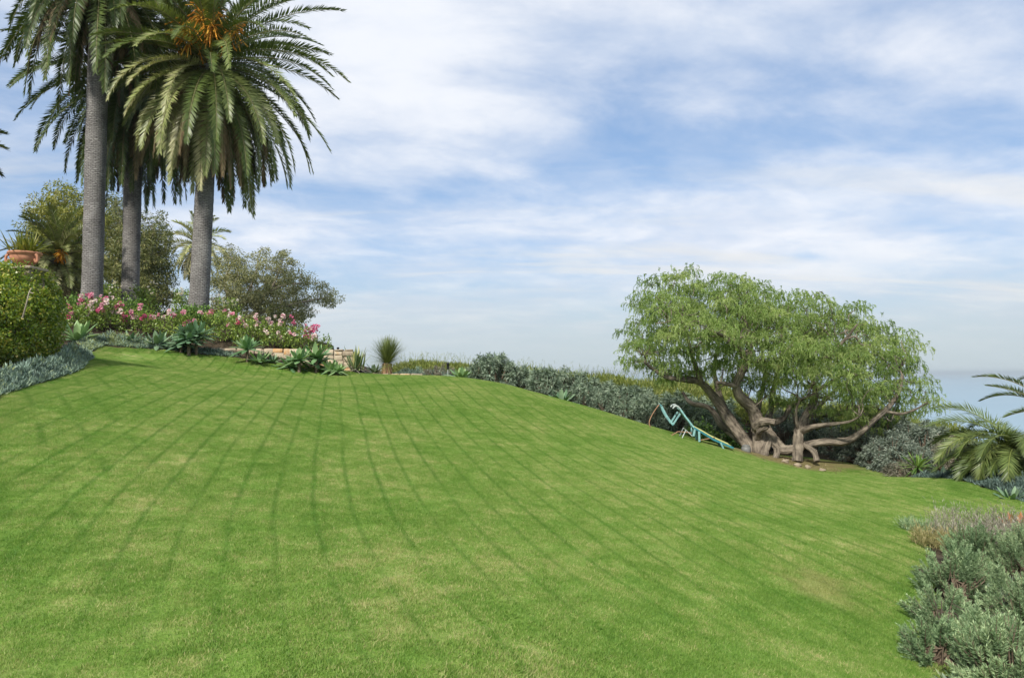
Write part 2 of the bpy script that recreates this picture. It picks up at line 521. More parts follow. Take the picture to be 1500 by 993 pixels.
def lawn_color(t, tint=None):
    """turf colour from where it stands on the hill: mowing lines, dry patches, bare earth under the tree"""
    geo = t.new('ShaderNodeNewGeometry'); pos = geo.outputs['Position']
    x, y, z = t.sep(pos)
    wob = t.m('MULTIPLY', t.m('SUBTRACT', t.noise(pos, 0.35, 2.0), 0.5), 0.10)
    nr = t.m('SUBTRACT', 7.3, y)
    near = t.m('MULTIPLY', t.m('ADD', nr, t.m('SQRT', t.m('ADD', t.m('MULTIPLY', nr, nr), 2.0))), 0.5)
    mw = t.m('ADD', t.m('ADD', x, t.m('MULTIPLY', y, 0.23)), t.m('MULTIPLY', near, -0.12))
    mw = t.m('ADD', mw, wob)

    def lines(c, sp, off, w):
        f = t.m('FRACT', t.m('ADD', t.m('DIVIDE', c, sp), off))
        a = t.m('ABSOLUTE', t.m('SUBTRACT', f, 0.5))
        return t.smooth(a, 0.0, w, 1.0, 0.0)
    l1 = lines(mw, 0.385, 0.2, 0.13)
    l1 = t.m('MULTIPLY', l1, t.smooth(t.noise(pos, 0.8, 2.0), 0.30, 0.55, 0.45, 1.0))
    l1 = t.m('MULTIPLY', l1, t.smooth(y, 3.8, 8.0, 0.55, 1.0))
    m2 = t.m('ADD', t.m('ADD', x, t.m('MULTIPLY', y, 0.70)), t.m('MULTIPLY', wob, 1.5))
    l2 = t.m('MULTIPLY', lines(m2, 0.62, 0.0, 0.17), t.smooth(x, -1.0, -4.5))
    l2 = t.m('MULTIPLY', l2, t.smooth(t.noise(pos, 0.5, 2.0), 0.40, 0.60, 0.1, 0.8))
    band = t.m('SINE', t.m('MULTIPLY', mw, 8.16))
    # dry, straw-tinged patches, drawn out across the slope
    pp = t.comb(x, t.m('MULTIPLY', y, 0.8), z)
    d1 = t.noise(pp, 0.75, 4.0, 0.6, 0.3)
    d2 = t.noise(pp, 3.6, 3.0, 0.6)
    d3 = t.noise(pos, 13.0, 3.0, 0.7)
    dry = t.m('ADD', t.m('ADD', t.m('MULTIPLY', d1, 0.38), t.m('MULTIPLY', d2, 0.36)), t.m('MULTIPLY', d3, 0.26))
    if tint is not None:
        dry = t.m('ADD', dry, t.m('MULTIPLY', t.m('SUBTRACT', tint, 0.5), 0.28))
    col = t.ramp(dry, [(0.33, (0.108, 0.222, 0.032)), (0.46, (0.172, 0.298, 0.050)), (0.555, (0.248, 0.342, 0.086)), (0.645, (0.46, 0.44, 0.20))])
    col = t.mix(t.m('MULTIPLY', t.m('ADD', l1, l2, clamp=True), 0.60), col, (0.078, 0.195, 0.022))
    col = t.mix(t.m('MULTIPLY', t.m('ADD', t.m('MULTIPLY', band, 0.5), 0.5), 0.10), col, (0.30, 0.40, 0.10))
    # bare, scuffed earth
    def spot(c, rx, ry, lo, hi, jitter):
        u = t.m('DIVIDE', t.m('SUBTRACT', x, float(c[0])), rx); v = t.m('DIVIDE', t.m('SUBTRACT', y, float(c[1])), ry)
        r = t.m('SQRT', t.m('ADD', t.m('MULTIPLY', u, u), t.m('MULTIPLY', v, v)))
        r = t.m('ADD', r, t.m('MULTIPLY', t.m('SUBTRACT', t.noise(pos, 2.2, 4.0, 0.65), 0.5), jitter))
        return t.smooth(r, lo, hi, 1.0, 0.0)
    e1 = spot(TREE + np.array([0.3, -0.3, 0]), 2.6, 1.9, 0.45, 0.95, 0.9)
    e2 = spot(BARE, 0.5, 0.75, 0.0, 1.0, 2.6)
    col = t.mix(t.m('MULTIPLY', e1, 0.85), col, (0.30, 0.235, 0.13))
    col = t.mix(t.m('MULTIPLY', e2, 0.40), col, (0.42, 0.34, 0.17))
    return col, pos


def make_lawn_mats():
    m, t, out = new_mat("turf")
    col, pos = lawn_color(t)
    col = t.mix(1.0, col, (0.75, 0.75, 0.7), 'MULTIPLY')
    bp = t.new('ShaderNodeBump'); bp.inputs['Strength'].default_value = 0.6; bp.inputs['Distance'].default_value = 0.03
    t.put(bp.inputs['Height'], t.noise(pos, 40.0, 3.0))
    principled(t, out, col, 0.9, 0.1, bp.outputs[0])
    m2, t, out = new_mat("grass_blade")
    col, pos = lawn_color(t, attr(t, 'tint').outputs['Fac'])
    b = principled(t, out, col, 0.55, 0.25)
    tr = t.new('ShaderNodeBsdfTranslucent'); t.put(tr.inputs[0], t.mix(1.0, col, (1.2, 1.2, 0.7), 'MULTIPLY'))
    mx = t.new('ShaderNodeMixShader'); mx.inputs[0].default_value = 0.35
    t.l.new(b.outputs[0], mx.inputs[1]); t.l.new(tr.outputs[0], mx.inputs[2]); t.l.new(mx.outputs[0], out.inputs[0])
    return m, m2


M_TURF, M_BLADE = make_lawn_mats()


def make_soil():
    m, t, out = new_mat("soil")
    geo = t.new('ShaderNodeNewGeometry'); pos = geo.outputs['Position']
    n = t.noise(pos, 1.2, 5.0, 0.65); n2 = t.noise(pos, 14.0, 4.0, 0.7)
    col = t.ramp(t.m('ADD', t.m('MULTIPLY', n, 0.5), t.m('MULTIPLY', n2, 0.5)), [(0.38, (0.020, 0.015, 0.010)), (0.52, (0.062, 0.048, 0.032)), (0.66, (0.15, 0.12, 0.08))])
    bp = t.new('ShaderNodeBump'); bp.inputs['Strength'].default_value = 0.8; bp.inputs['Distance'].default_value = 0.05
    t.put(bp.inputs['Height'], n2)
    principled(t, out, col, 0.95, 0.1, bp.outputs[0])
    return m


M_SOIL = make_soil()


def make_palm_trunk():
    m, t, out = new_mat("palm_trunk")
    uv = attr(t, 'surf').outputs['Vector']
    geo = t.new('ShaderNodeNewGeometry')
    su, sv, _ = t.sep(uv)
    wob = t.noise(geo.outputs['Position'], 2.5, 3.0)
    sv2 = t.m('ADD', sv, t.m('MULTIPLY', wob, 0.22))
    br = t.new('ShaderNodeTexBrick'); br.offset = 0.5
    t.put(br.inputs['Vector'], t.comb(su, sv2, 0.0))
    br.inputs['Color1'].default_value = (0.75, 0.75, 0.75, 1); br.inputs['Color2'].default_value = (0.5, 0.5, 0.5, 1); br.inputs['Mortar'].default_value = (0.12, 0.12, 0.12, 1)
    br.inputs['Scale'].default_value = 1.0; br.inputs['Mortar Size'].default_value = 0.012; br.inputs['Mortar Smooth'].default_value = 0.7
    br.inputs['Brick Width'].default_value = 0.17; br.inputs['Row Height'].default_value = 0.062
    n = t.noise(t.comb(su, t.m('MULTIPLY', sv, 3.0), 0.0), 9.0, 5.0, 0.7)
    n2 = t.noise(geo.outputs['Position'], 1.3, 3.0)
    bw = t.new('ShaderNodeRGBToBW'); t.l.new(br.outputs['Color'], bw.inputs[0])
    f = t.m('ADD', t.m('ADD', t.m('MULTIPLY', bw.outputs[0], 0.27), t.m('MULTIPLY', n, 0.50)), t.m('MULTIPLY', n2, 0.32))
    col = t.ramp(f, [(0.36, (0.060, 0.055, 0.052)), (0.53, (0.175, 0.165, 0.155)), (0.74, (0.40, 0.385, 0.36))])
    bp = t.new('ShaderNodeBump'); bp.inputs['Strength'].default_value = 0.9; bp.inputs['Distance'].default_value = 0.04
    t.put(bp.inputs['Height'], t.m('ADD', bw.outputs[0], t.m('MULTIPLY', n, 0.5)))
    principled(t, out, col, 0.9, 0.1, bp.outputs[0])
    return m


M_PTRUNK = make_palm_trunk()
M_FROND = leaf_mat("palm_frond", [(0, (0.034, 0.060, 0.016)), (0.45, (0.103, 0.144, 0.034)), (0.7, (0.230, 0.265, 0.086)), (1, (0.460, 0.425, 0.241))], 0.22, 0.42, 0.4)
M_DEAD = leaf_mat("dead_frond", [(0, (0.078, 0.055, 0.031)), (0.5, (0.195, 0.143, 0.078)), (1, (0.390, 0.312, 0.195))], 0.15, 0.8, 0.1, (1, 1, 1))
M_RACHIS = plain_mat("frond_stem", (0.16, 0.15, 0.06), 0.6)
M_FRUIT = tint_mat("date_stalk", [(0.2, (0.45, 0.16, 0.02)), (0.6, (0.62, 0.27, 0.03)), (0.9, (0.62, 0.38, 0.06))], 0.6)
M_PEPPER = leaf_mat("pepper_leaf", [(0.0, (0.110, 0.180, 0.045)), (0.5, (0.255, 0.350, 0.110)), (1.0, (0.46, 0.52, 0.23))], 0.50, 0.5, 0.25)
M_BARK = bark_mat("pepper_bark", (0.036, 0.029, 0.023), (0.31, 0.26, 0.20), 5.0, 0.20, 1.0)
M_GUMBARK = bark_mat("pale_bark", (0.18, 0.15, 0.11), (0.42, 0.37, 0.29), 4.0, 0.3, 0.5)
M_GUM_Y = leaf_mat("olive_yellow_leaf", [(0, (0.093, 0.119, 0.024)), (0.5, (0.212, 0.230, 0.048)), (1, (0.374, 0.357, 0.102))], 0.3, 0.5, 0.25)
M_GUM_D = leaf_mat("dark_olive_leaf", [(0, (0.061, 0.082, 0.029)), (0.5, (0.143, 0.163, 0.058)), (1, (0.306, 0.286, 0.112))], 0.25, 0.5, 0.25)
M_GUM_M = leaf_mat("grey_olive_leaf", [(0.0, (0.10, 0.115, 0.055)), (0.5, (0.235, 0.245, 0.115)), (1.0, (0.42, 0.40, 0.20))], 0.28, 0.5, 0.25)
M_HEDGE = leaf_mat("hedge_leaf", [(0, (0.061, 0.121, 0.015)), (0.4, (0.176, 0.259, 0.031)), (0.8, (0.363, 0.407, 0.055)), (1, (0.484, 0.396, 0.099))], 0.30, 0.32, 0.5)
M_ROSE = leaf_mat("rose_leaf", [(0, (0.072, 0.127, 0.022)), (0.5, (0.176, 0.270, 0.050)), (1, (0.352, 0.418, 0.088))], 0.3, 0.4, 0.4)
M_PETAL = leaf_mat("pink_petal", [(0.0, (0.55, 0.06, 0.19)), (0.45, (0.68, 0.22, 0.34)), (0.8, (0.76, 0.50, 0.54)), (1.0, (0.80, 0.75, 0.66))], 0.3, 0.6, 0.1, (1.1, 1, 1))
M_WPETAL = leaf_mat("white_petal", [(0.0, (0.70, 0.62, 0.40)), (1.0, (0.80, 0.78, 0.70))], 0.3, 0.6, 0.1, (1, 1, 1))
M_AGAVE = leaf_mat("agave_leaf", [(0, (0.068, 0.142, 0.057)), (0.5, (0.142, 0.263, 0.115)), (1, (0.311, 0.432, 0.189))], 0.15, 0.42, 0.35)
M_AGAVE_B = leaf_mat("blue_agave_leaf", [(0.0, (0.050, 0.110, 0.060)), (0.5, (0.120, 0.215, 0.118)), (1.0, (0.24, 0.34, 0.20))], 0.12, 0.42, 0.35)
M_YUCCA = leaf_mat("striped_leaf", [(0, (0.072, 0.120, 0.054)), (0.5, (0.156, 0.216, 0.096)), (0.8, (0.432, 0.432, 0.168)), (1, (0.504, 0.456, 0.216))], 0.15, 0.45, 0.3)
M_SPIKY = leaf_mat("grass_tree_leaf", [(0, (0.065, 0.098, 0.026)), (0.5, (0.156, 0.195, 0.058)), (1, (0.325, 0.338, 0.130))], 0.2, 0.5, 0.3)
M_SENECIO = leaf_mat("chalk_leaf", [(0.0, (0.075, 0.110, 0.085)), (0.45, (0.185, 0.265, 0.215)), (0.75, (0.27, 0.35, 0.24)), (1.0, (0.27, 0.31, 0.12))], 0.1, 0.6, 0.25)
M_ECHIUM = leaf_mat("echium_leaf", [(0, (0.066, 0.098, 0.068)), (0.5, (0.160, 0.216, 0.150)), (1, (0.356, 0.423, 0.309))], 0.15, 0.6, 0.2)
M_SILVER = leaf_mat("silver_leaf", [(0, (0.066, 0.090, 0.068)), (0.5, (0.171, 0.209, 0.165)), (1, (0.341, 0.380, 0.308))], 0.15, 0.65, 0.2)
M_BROOM = leaf_mat("broom_leaf", [(0.0, (0.080, 0.115, 0.024)), (0.5, (0.165, 0.205, 0.045)), (1.0, (0.32, 0.33, 0.11))], 0.3, 0.55, 0.2)
M_BUSH = leaf_mat("green_bush_leaf", [(0, (0.042, 0.092, 0.020)), (0.5, (0.109, 0.210, 0.042)), (1, (0.252, 0.370, 0.084))], 0.28, 0.45, 0.3)
M_ROSEMARY = leaf_mat("rosemary_leaf", [(0, (0.084, 0.149, 0.065)), (0.5, (0.214, 0.307, 0.158)), (1, (0.409, 0.503, 0.278))], 0.2, 0.55, 0.25)
M_DRY = leaf_mat("dry_stalk", [(0.0, (0.13, 0.12, 0.085)), (0.5, (0.255, 0.235, 0.175)), (1.0, (0.42, 0.40, 0.31))], 0.15, 0.8, 0.1, (1, 1, 1))
M_RUSSET = leaf_mat("russet_leaf", [(0.0, (0.30, 0.08, 0.02)), (0.6, (0.50, 0.19, 0.05)), (1.0, (0.40, 0.30, 0.08))], 0.3, 0.5, 0.3, (1.1, 1, 0.8))
M_TWIG = bark_mat("twig", (0.07, 0.05, 0.035), (0.22, 0.17, 0.12), 8.0, 0.3, 0.4)
M_STONE = tint_mat("wall_stone", [(0.1, (0.20, 0.16, 0.115)), (0.4, (0.42, 0.345, 0.245)), (0.65, (0.52, 0.44, 0.32)), (0.85, (0.50, 0.27, 0.10)), (1.0, (0.46, 0.44, 0.42))], 0.9, 0.15, 9.0, 0.6, 0.02)
M_MORTAR = plain_mat("mortar", (0.30, 0.25, 0.185), 0.95, 0.1, 0.25, 10)
M_TERRA = plain_mat("terracotta", (0.44, 0.205, 0.125), 0.85, 0.2, 0.25, 6)
M_TEAL = plain_mat("teal_paint", (0.19, 0.36, 0.35), 0.45, 0.4, 0.25, 12)
M_TEAL_D = plain_mat("dark_teal_canvas", (0.035, 0.17, 0.20), 0.7, 0.2, 0.25, 12)
M_LIME = plain_mat("lime_canvas", (0.50, 0.50, 0.20), 0.8, 0.2, 0.2, 10)
M_PALE = plain_mat("pale_metal", (0.34, 0.38, 0.36), 0.4, 0.5, 0.1, 10)
M_RUSTY = plain_mat("rusty_metal", (0.30, 0.17, 0.10), 0.7, 0.3, 0.3, 20)
M_BLACK = plain_mat("black_metal", (0.02, 0.02, 0.022), 0.5, 0.4, 0.1)
M_GREYMETAL = plain_mat("grey_metal", (0.16, 0.16, 0.15), 0.5, 0.4, 0.15)

# ------------------------------------------------------------------ sea, ground, lawn
def make_sea():
    m, t, out = new_mat("sea_water")
    geo = t.new('ShaderNodeNewGeometry'); pos = geo.outputs['Position']
    x, y, z = t.sep(pos)
    n = t.noise(t.comb(t.m('MULTIPLY', x, 0.3), y, 0.0), 0.02, 6.0, 0.6)
    bp = t.new('ShaderNodeBump'); bp.inputs['Strength'].default_value = 0.25; bp.inputs['Distance'].default_value = 1.5
    t.put(bp.inputs['Height'], t.noise(pos, 0.12, 5.0, 0.6))
    streak = t.noise(t.comb(t.m('MULTIPLY', x, 0.08), y, 0.0), 0.0016, 5.0, 0.6)
    col = t.ramp(t.m('ADD', t.m('MULTIPLY', n, 0.4), t.m('MULTIPLY', streak, 0.6)), [(0.35, (0.16, 0.27, 0.34)), (0.65, (0.22, 0.33, 0.39))])
    principled(t, out, col, 0.30, 0.5, bp.outputs[0])
    return m


mb = MB()
S = 60000.0
mb.add([[-S, 30, -58], [S, 30, -58], [S, S, -58], [-S, S, -58]], [[0, 1, 2, 3]])
tag(mb.build("sea", make_sea(), origin=(0, 0, -58)), "calm pale blue sea fading into haze at the horizon", "sea", kind="structure")

GX = np.arange(-80, 62.01, 0.5); GY = np.arange(-12, 118.01, 0.5)
gx, gy = np.meshgrid(GX, GY, indexing='ij'); gz = H(gx, gy)
gi = np.arange(gx.size).reshape(gx.shape)
mb = MB()
mb.add(np.stack([gx, gy, gz], -1).reshape(-1, 3), np.stack([gi[:-1, :-1], gi[1:, :-1], gi[1:, 1:], gi[:-1, 1:]], -1).reshape(-1, 4))
tag(mb.build("ground", M_SOIL, smooth=True, origin=(0, 0, 0)), "brown garden soil of the planting beds and hillside", "ground", kind="structure")

LAWN = [(-9.6, -9), (2.5, -9), (2.65, 2)] + [tuple(G(u, v)[:2]) for u, v in
        [(1350, 985), (1338, 930), (1335, 860), (1338, 800), (1335, 778), (1352, 768), (1400, 778), (1440, 772), (1499, 768)]]
LAWN += [(14.0, 12.0), (14.0, 13.6)]
LAWN += [tuple(P(u, 600, d)[:2]) for u, d in [(1460, 14.6), (1350, 17.6), (1290, 19.6), (1235, 21.8), (1180, 23.6), (1100, 24.6), (1040, 25.0),
        (1000, 24.2), (950, 24.9), (900, 25.6), (820, 26.1), (750, 26.8), (690, 27.1), (650, 27.3), (560, 27.7), (480, 27.3), (400, 26.8),
        (300, 26.3), (240, 26.0), (150, 24.6), (134, 22.6), (139, 20.3), (120, 18.0), (60, 15.0), (0, 12.8), (-60, 10.5), (-200, 8.0)]]
LAWN = np.array(LAWN)

LX = np.arange(-13.5, 14.3, 0.12); LY = np.arange(-9, 28.2, 0.12)
lx, ly = np.meshgrid(LX, LY, indexing='ij')
lz = H(lx, ly) + 0.012
li = np.arange(lx.size).reshape(lx.shape)
q = np.stack([li[:-1, :-1], li[1:, :-1], li[1:, 1:], li[:-1, 1:]], -1).reshape(-1, 4)
fc = inside(LAWN, (lx[:-1, :-1] + 0.06).ravel(), (ly[:-1, :-1] + 0.06).ravel())
q = q[fc]
used, inv = np.unique(q, return_inverse=True)
mb = MB(); mb.add(np.stack([lx, ly, lz], -1).reshape(-1, 3)[used], inv.reshape(-1, 4))
tag(mb.build("lawn", M_TURF, smooth=True, origin=(0, 0, 0)), "sloping mown green lawn with mowing lines", "lawn", kind="structure")


# mown grass: tufts repeated over the whole lawn
def build_grass():
    g = MB()
    n = 6500; half = 0.34
    p = np.c_[rng.uniform(-half, half, (n, 2)), np.full(n, -0.008)]
    d = norm(np.c_[rng.normal(0, 0.75, (n, 2)), np.full(n, 1.0)])
    leaves(g, p, d, norm(rdirs(n) * 0.8 + np.array([0, 0, 0.6])), np.where(rng.uniform(size=n) < 0.015, 0.045, rng.uniform(0.013, 0.034, n)), rng.uniform(0.003, 0.0052, n), np.clip(rng.normal(0.45, 0.25, n) + (rng.uniform(0, 1, n) < 0.07) * 0.5, 0, 1), mid=0.3)
    ntuft = g.n
    step = 0.46
    tx, ty = np.meshgrid(np.arange(-11, 13.5, step), np.arange(1.5, 28, step), indexing='ij')
    tx = (tx + rng.uniform(-0.1, 0.1, tx.shape)).ravel(); ty = (ty + rng.uniform(-0.1, 0.1, ty.shape)).ravel()
    ok = inside(LAWN, tx, ty) & (edge_dist(LAWN, tx, ty) > 0.10)
    tx, ty = tx[ok], ty[ok]
    for a, b in zip(LAWN, np.roll(LAWN, -1, 0)):             # a ragged fringe along the edges
        ln = np.linalg.norm(b - a); m = max(1, int(ln / 0.27))
        f = (np.arange(m) + rng.uniform(0.2, 0.8, m)) / m; nrm_ = np.array([-(b - a)[1], (b - a)[0]]) / max(ln, 1e-6)
        e_ = a + (b - a) * f[:, None]
        for sg in (-1, 1):
            q_ = e_ + nrm_ * (sg * rng.uniform(0.18, 0.30, m))[:, None]
            k_ = inside(LAWN, q_[:, 0], q_[:, 1]) & (q_[:, 1] > 1.5)
            tx = np.r_[tx, q_[k_, 0]]; ty = np.r_[ty, q_[k_, 1]]
    tz = H(tx, ty) + 0.012
    e = 0.2
    nx = -(H(tx + e, ty) - H(tx - e, ty)) / (2 * e); ny = -(H(tx, ty + e) - H(tx, ty - e)) / (2 * e)
    rot = np.zeros((len(tx), 3))
    for i in range(len(tx)):
        qz = Vector((nx[i], ny[i], 1.0)).normalized()
        m = Vector((0, 0, 1)).rotation_difference(qz).to_matrix() @ Matrix.Rotation(rng.uniform(0, 2 * math.pi), 3, 'Z')
        rot[i] = m.to_euler()
    V = np.concatenate(g.v + [np.c_[tx, ty, tz]]); me = bpy.data.meshes.new("grass")
    me.vertices.add(len(V)); me.vertices.foreach_set('co', V.astype(np.float32).ravel())
    loops = np.concatenate([f.ravel() for f in g.f]).astype(np.int32); nf = len(loops) // 4
    me.loops.add(len(loops)); me.loops.foreach_set('vertex_index', loops)
    me.polygons.add(nf); me.polygons.foreach_set('loop_start', np.arange(0, nf * 4, 4, dtype=np.int32))
    npt = len(tx)
    a = me.attributes.new('tint', 'FLOAT', 'POINT'); a.data.foreach_set('value', np.r_[np.concatenate(g.t), np.zeros(npt)].astype(np.float32))
    a = me.attributes.new('spot', 'FLOAT', 'POINT'); a.data.foreach_set('value', np.r_[np.zeros(ntuft), np.ones(npt)].astype(np.float32))
    a = me.attributes.new('turn', 'FLOAT_VECTOR', 'POINT'); a.data.foreach_set('vector', np.vstack([np.zeros((ntuft, 3)), rot]).astype(np.float32).ravel())
    a = me.attributes.new('size', 'FLOAT', 'POINT'); a.data.foreach_set('value', np.r_[np.ones(ntuft), rng.uniform(0.85, 1.15, npt)].astype(np.float32))
    me.update(calc_edges=True); me.materials.append(M_BLADE)
    o = bpy.data.objects.new("grass", me); COL.objects.link(o)
    ng = bpy.data.node_groups.new("grass_tufts", 'GeometryNodeTree')
    ng.interface.new_socket("Geometry", in_out='INPUT', socket_type='NodeSocketGeometry')
    ng.interface.new_socket("Geometry", in_out='OUTPUT', socket_type='NodeSocketGeometry')
    N = ng.nodes; Lk = ng.links
    gi_ = N.new('NodeGroupInput'); go = N.new('NodeGroupOutput')

    def na(name, typ):
        x = N.new('GeometryNodeInputNamedAttribute'); x.data_type = typ; x.inputs[0].default_value = name
        return next(s for s in x.outputs if s.enabled)
    cmp_ = N.new('FunctionNodeCompare'); cmp_.data_type = 'FLOAT'; cmp_.operation = 'GREATER_THAN'
    Lk.new(na('spot', 'FLOAT'), cmp_.inputs[0]); cmp_.inputs[1].default_value = 0.5
    sg = N.new('GeometryNodeSeparateGeometry'); sg.domain = 'POINT'
    Lk.new(gi_.outputs[0], sg.inputs[0]); Lk.new(cmp_.outputs[0], sg.inputs[1])
    ip = N.new('GeometryNodeInstanceOnPoints')
    Lk.new(sg.outputs[0], ip.inputs['Points']); Lk.new(sg.outputs[1], ip.inputs['Instance'])
    er = N.new('FunctionNodeEulerToRotation'); Lk.new(na('turn', 'FLOAT_VECTOR'), er.inputs[0])
    Lk.new(er.outputs[0], ip.inputs['Rotation']); Lk.new(na('size', 'FLOAT'), ip.inputs['Scale'])
    Lk.new(ip.outputs[0], go.inputs[0])
    md = o.modifiers.new("tufts", 'NODES'); md.node_group = ng
    tag(o, "short mown green grass blades covering the sloping lawn", "grass", kind="stuff")


build_grass()


# ------------------------------------------------------------------ plant builders
def frond(mr, ml, base, az, el, L, droop, nleaf=60, leafL=0.5, leafW=0.036, tint=0.4, roll=0.0, vang=0.45, curl=0.0, thick=0.03, hang=0.15, start=0.1):
    K = 16; t = np.linspace(0, 1, K)
    e = np.maximum(el - droop * t ** 1.25, -R(86)); a = az + curl * t
    T = np.stack([np.cos(e) * np.cos(a), np.cos(e) * np.sin(a), np.sin(e)], -1)
    pts = np.asarray(base) + np.vstack([np.zeros(3), np.cumsum(T[:-1] * L / (K - 1), axis=0)])
    tube(mr, pts, np.linspace(thick, thick * 0.2, K), 5, tint, cap=False)
    ts = np.linspace(start, 0.995, nleaf) + rng.normal(0, 0.004, nleaf); ts = np.clip(ts, 0, 1)
    ip = lambda A: np.stack([np.interp(ts, t, A[:, i]) for i in range(3)], -1)
    p = ip(pts); Tn = norm(ip(T))
    S0 = np.stack([-np.sin(np.interp(ts, t, a)), np.cos(np.interp(ts, t, a)), np.zeros(nleaf)], -1)
    N0 = np.cross(Tn, S0)
    S1 = S0 * math.cos(roll) + N0 * math.sin(roll); N1 = -S0 * math.sin(roll) + N0 * math.cos(roll)
    prof = np.interp(ts, [0, 0.12, 0.3, 0.6, 0.85, 1.0], [0.35, 0.7, 1.0, 1.0, 0.75, 0.4])
    psi = np.interp(ts, [0, 0.5, 1], [R(72), R(55), R(25)])[:, None]
    for sgn in (-1, 1):
        va = vang + rng.normal(0, 0.14, nleaf)[:, None]
        d = np.cos(psi) * Tn + np.sin(psi) * (sgn * S1 * np.cos(va) + N1 * np.sin(va)) + rng.normal(0, 0.07, (nleaf, 3))
        nr = norm(np.cross(d, Tn)) * sgn
        l = leafL * prof * rng.uniform(0.85, 1.1, nleaf)
        leaves(ml, p, d, nr, l, leafW, np.clip(tint + rng.normal(0, 0.07, nleaf), 0, 1), droop=hang * l, mid=0.3)


def palm(name, label, cat, base, top, r0, r1, nf, L, group=None, ndead=26, fruit=(), seed=0, leafL=0.50, leafW=0.05, nleaf=104,
         elmin=-62, tint=(0.25, 0.5), bright=None, squeeze=None, trunk=True, lean_mid=0.0, dead_len=0.75):
    base = np.asarray(base, float); top = np.asarray(top, float)
    root = thing(name, label, cat, base, group)
    if trunk:
        mb = MB(); n = 90; t = np.linspace(0, 1, n)
        path = base[None] + (top - base)[None] * t[:, None]
        path[:, 0] += lean_mid * np.sin(np.pi * t)
        path[0, 2] -= 0.4
        rad = np.interp(t, [0, 0.03, 0.10, 0.6, 0.88, 0.94, 1.0], [r0 * 1.12, r0 * 1.06, r0, (r0 + r1) / 2 * 1.02, r1, r1 * 1.35, r1 * 1.5])
        rad = rad * (1 + 0.018 * np.sin(t * 9 + base[0]) + 0.010 * np.sin(t * 31) + 0.012 * np.sin(np.arange(n) * 2.1) + rng.normal(0, 0.006, n))
        tube(mb, path, rad, 28, 0.5, bump=0.006)
        mb.build("trunk", M_PTRUNK, root, smooth=True)
        # stubs of cut leaf bases packed under the crown
        mb = MB(); ga = 2.39996
        for k in range(70):
            h = top[2] - 1.3 + 1.5 * k / 70; a = k * ga
            o = np.array([math.cos(a), math.sin(a), 0])
            c = np.array([top[0], top[1], h]) + o * r1 * 1.15
            leaves(mb, c[None], (o * 0.8 + np.array([0, 0, 0.7]))[None], o[None] * 0.5 + np.array([[0, 0, -1.0]]), 0.34, 0.16, rng.uniform(0.1, 0.6))
        mb.build("leaf_bases", M_DEAD, root)
    mr, ml = MB(), MB()
    ga = 2.39996
    for k in range(nf):
        f = (k + 0.5) / nf
        el = R(84 - (84 - elmin) * f ** 0.85) + rng.normal(0, R(5))
        az = k * ga + rng.normal(0, 0.10)
        o = np.array([math.cos(az), math.sin(az), 0])
        b = top + o * r1 * 0.55 * (0.3 + f) + np.array([0, 0, 0.55 - 0.95 * f])
        facing = -o[1]           # how far the frond turns towards the viewer's side
        tt = tint[0] + (tint[1] - tint[0]) * rng.uniform() + (0.20 * f if bright is None else bright(az, f))
        dr = R(30 + 36 * (1 - abs(f - 0.45))) * rng.uniform(0.75, 1.25)
        frond(mr, ml, b, az, el, L * rng.uniform(0.88, 1.08) * (squeeze(az, el) if squeeze else 1.0), dr, nleaf, leafL, leafW, tt, rng.normal(0, 0.35), 0.5 - 0.25 * f, rng.normal(0, 0.12), hang=0.03 + 0.06 * f)
    cr = ml.build("crown", M_FROND, root)
    mr.build("frond_stems", M_RACHIS, cr)
    if ndead:
        mr, ml = MB(), MB()
        for k in range(ndead):
            az = k * ga + 0.7; o = np.array([math.cos(az), math.sin(az), 0])
            b = top + o * r1 * 1.15 + np.array([0, 0, -0.55 - 0.5 * rng.uniform()])
            frond(mr, ml, b, az, R(rng.uniform(-66, -30)), L * dead_len * rng.uniform(0.7, 1.1), R(60), int(nleaf * 0.8), leafL * 0.62, leafW, rng.uniform(0.15, 0.75), rng.normal(0, 0.4), -0.3, rng.normal(0, 0.15), hang=0.5)
        dd = ml.build("dead_fronds", M_DEAD, root)
        mr.build("frond_stems", M_RACHIS, dd)
    for (az, el, ln, sc) in fruit:
        mb = MB(); o = np.array([math.cos(az), math.sin(az), 0])
        b = top + o * r1 * 0.6 + np.array([0, 0, 0.1])
        tip = b + o * ln * math.cos(el) + np.array([0, 0, ln * math.sin(el)])
        tube(mb, [b, (b + tip) / 2 + np.array([0, 0, 0.08]), tip], [0.04, 0.035, 0.03], 6, 0.8)
        for j in range(46):
            dv = norm(rdirs(1)[0] + o * 0.5 + np.array([0, 0, -0.25])); l = sc * rng.uniform(0.5, 1.0)
            s = tip - (tip - b) * rng.uniform(0, 0.35)
            pth = np.array([s, s + dv * l * 0.55, s + dv * l + np.array([0, 0, -0.35 * l])])
            tube(mb, pth, [0.018, 0.018, 0.026], 4, rng.uniform(0.2, 0.9), cap=False)
        mb.build("fruit_cluster", M_FRUIT, root)
    return root


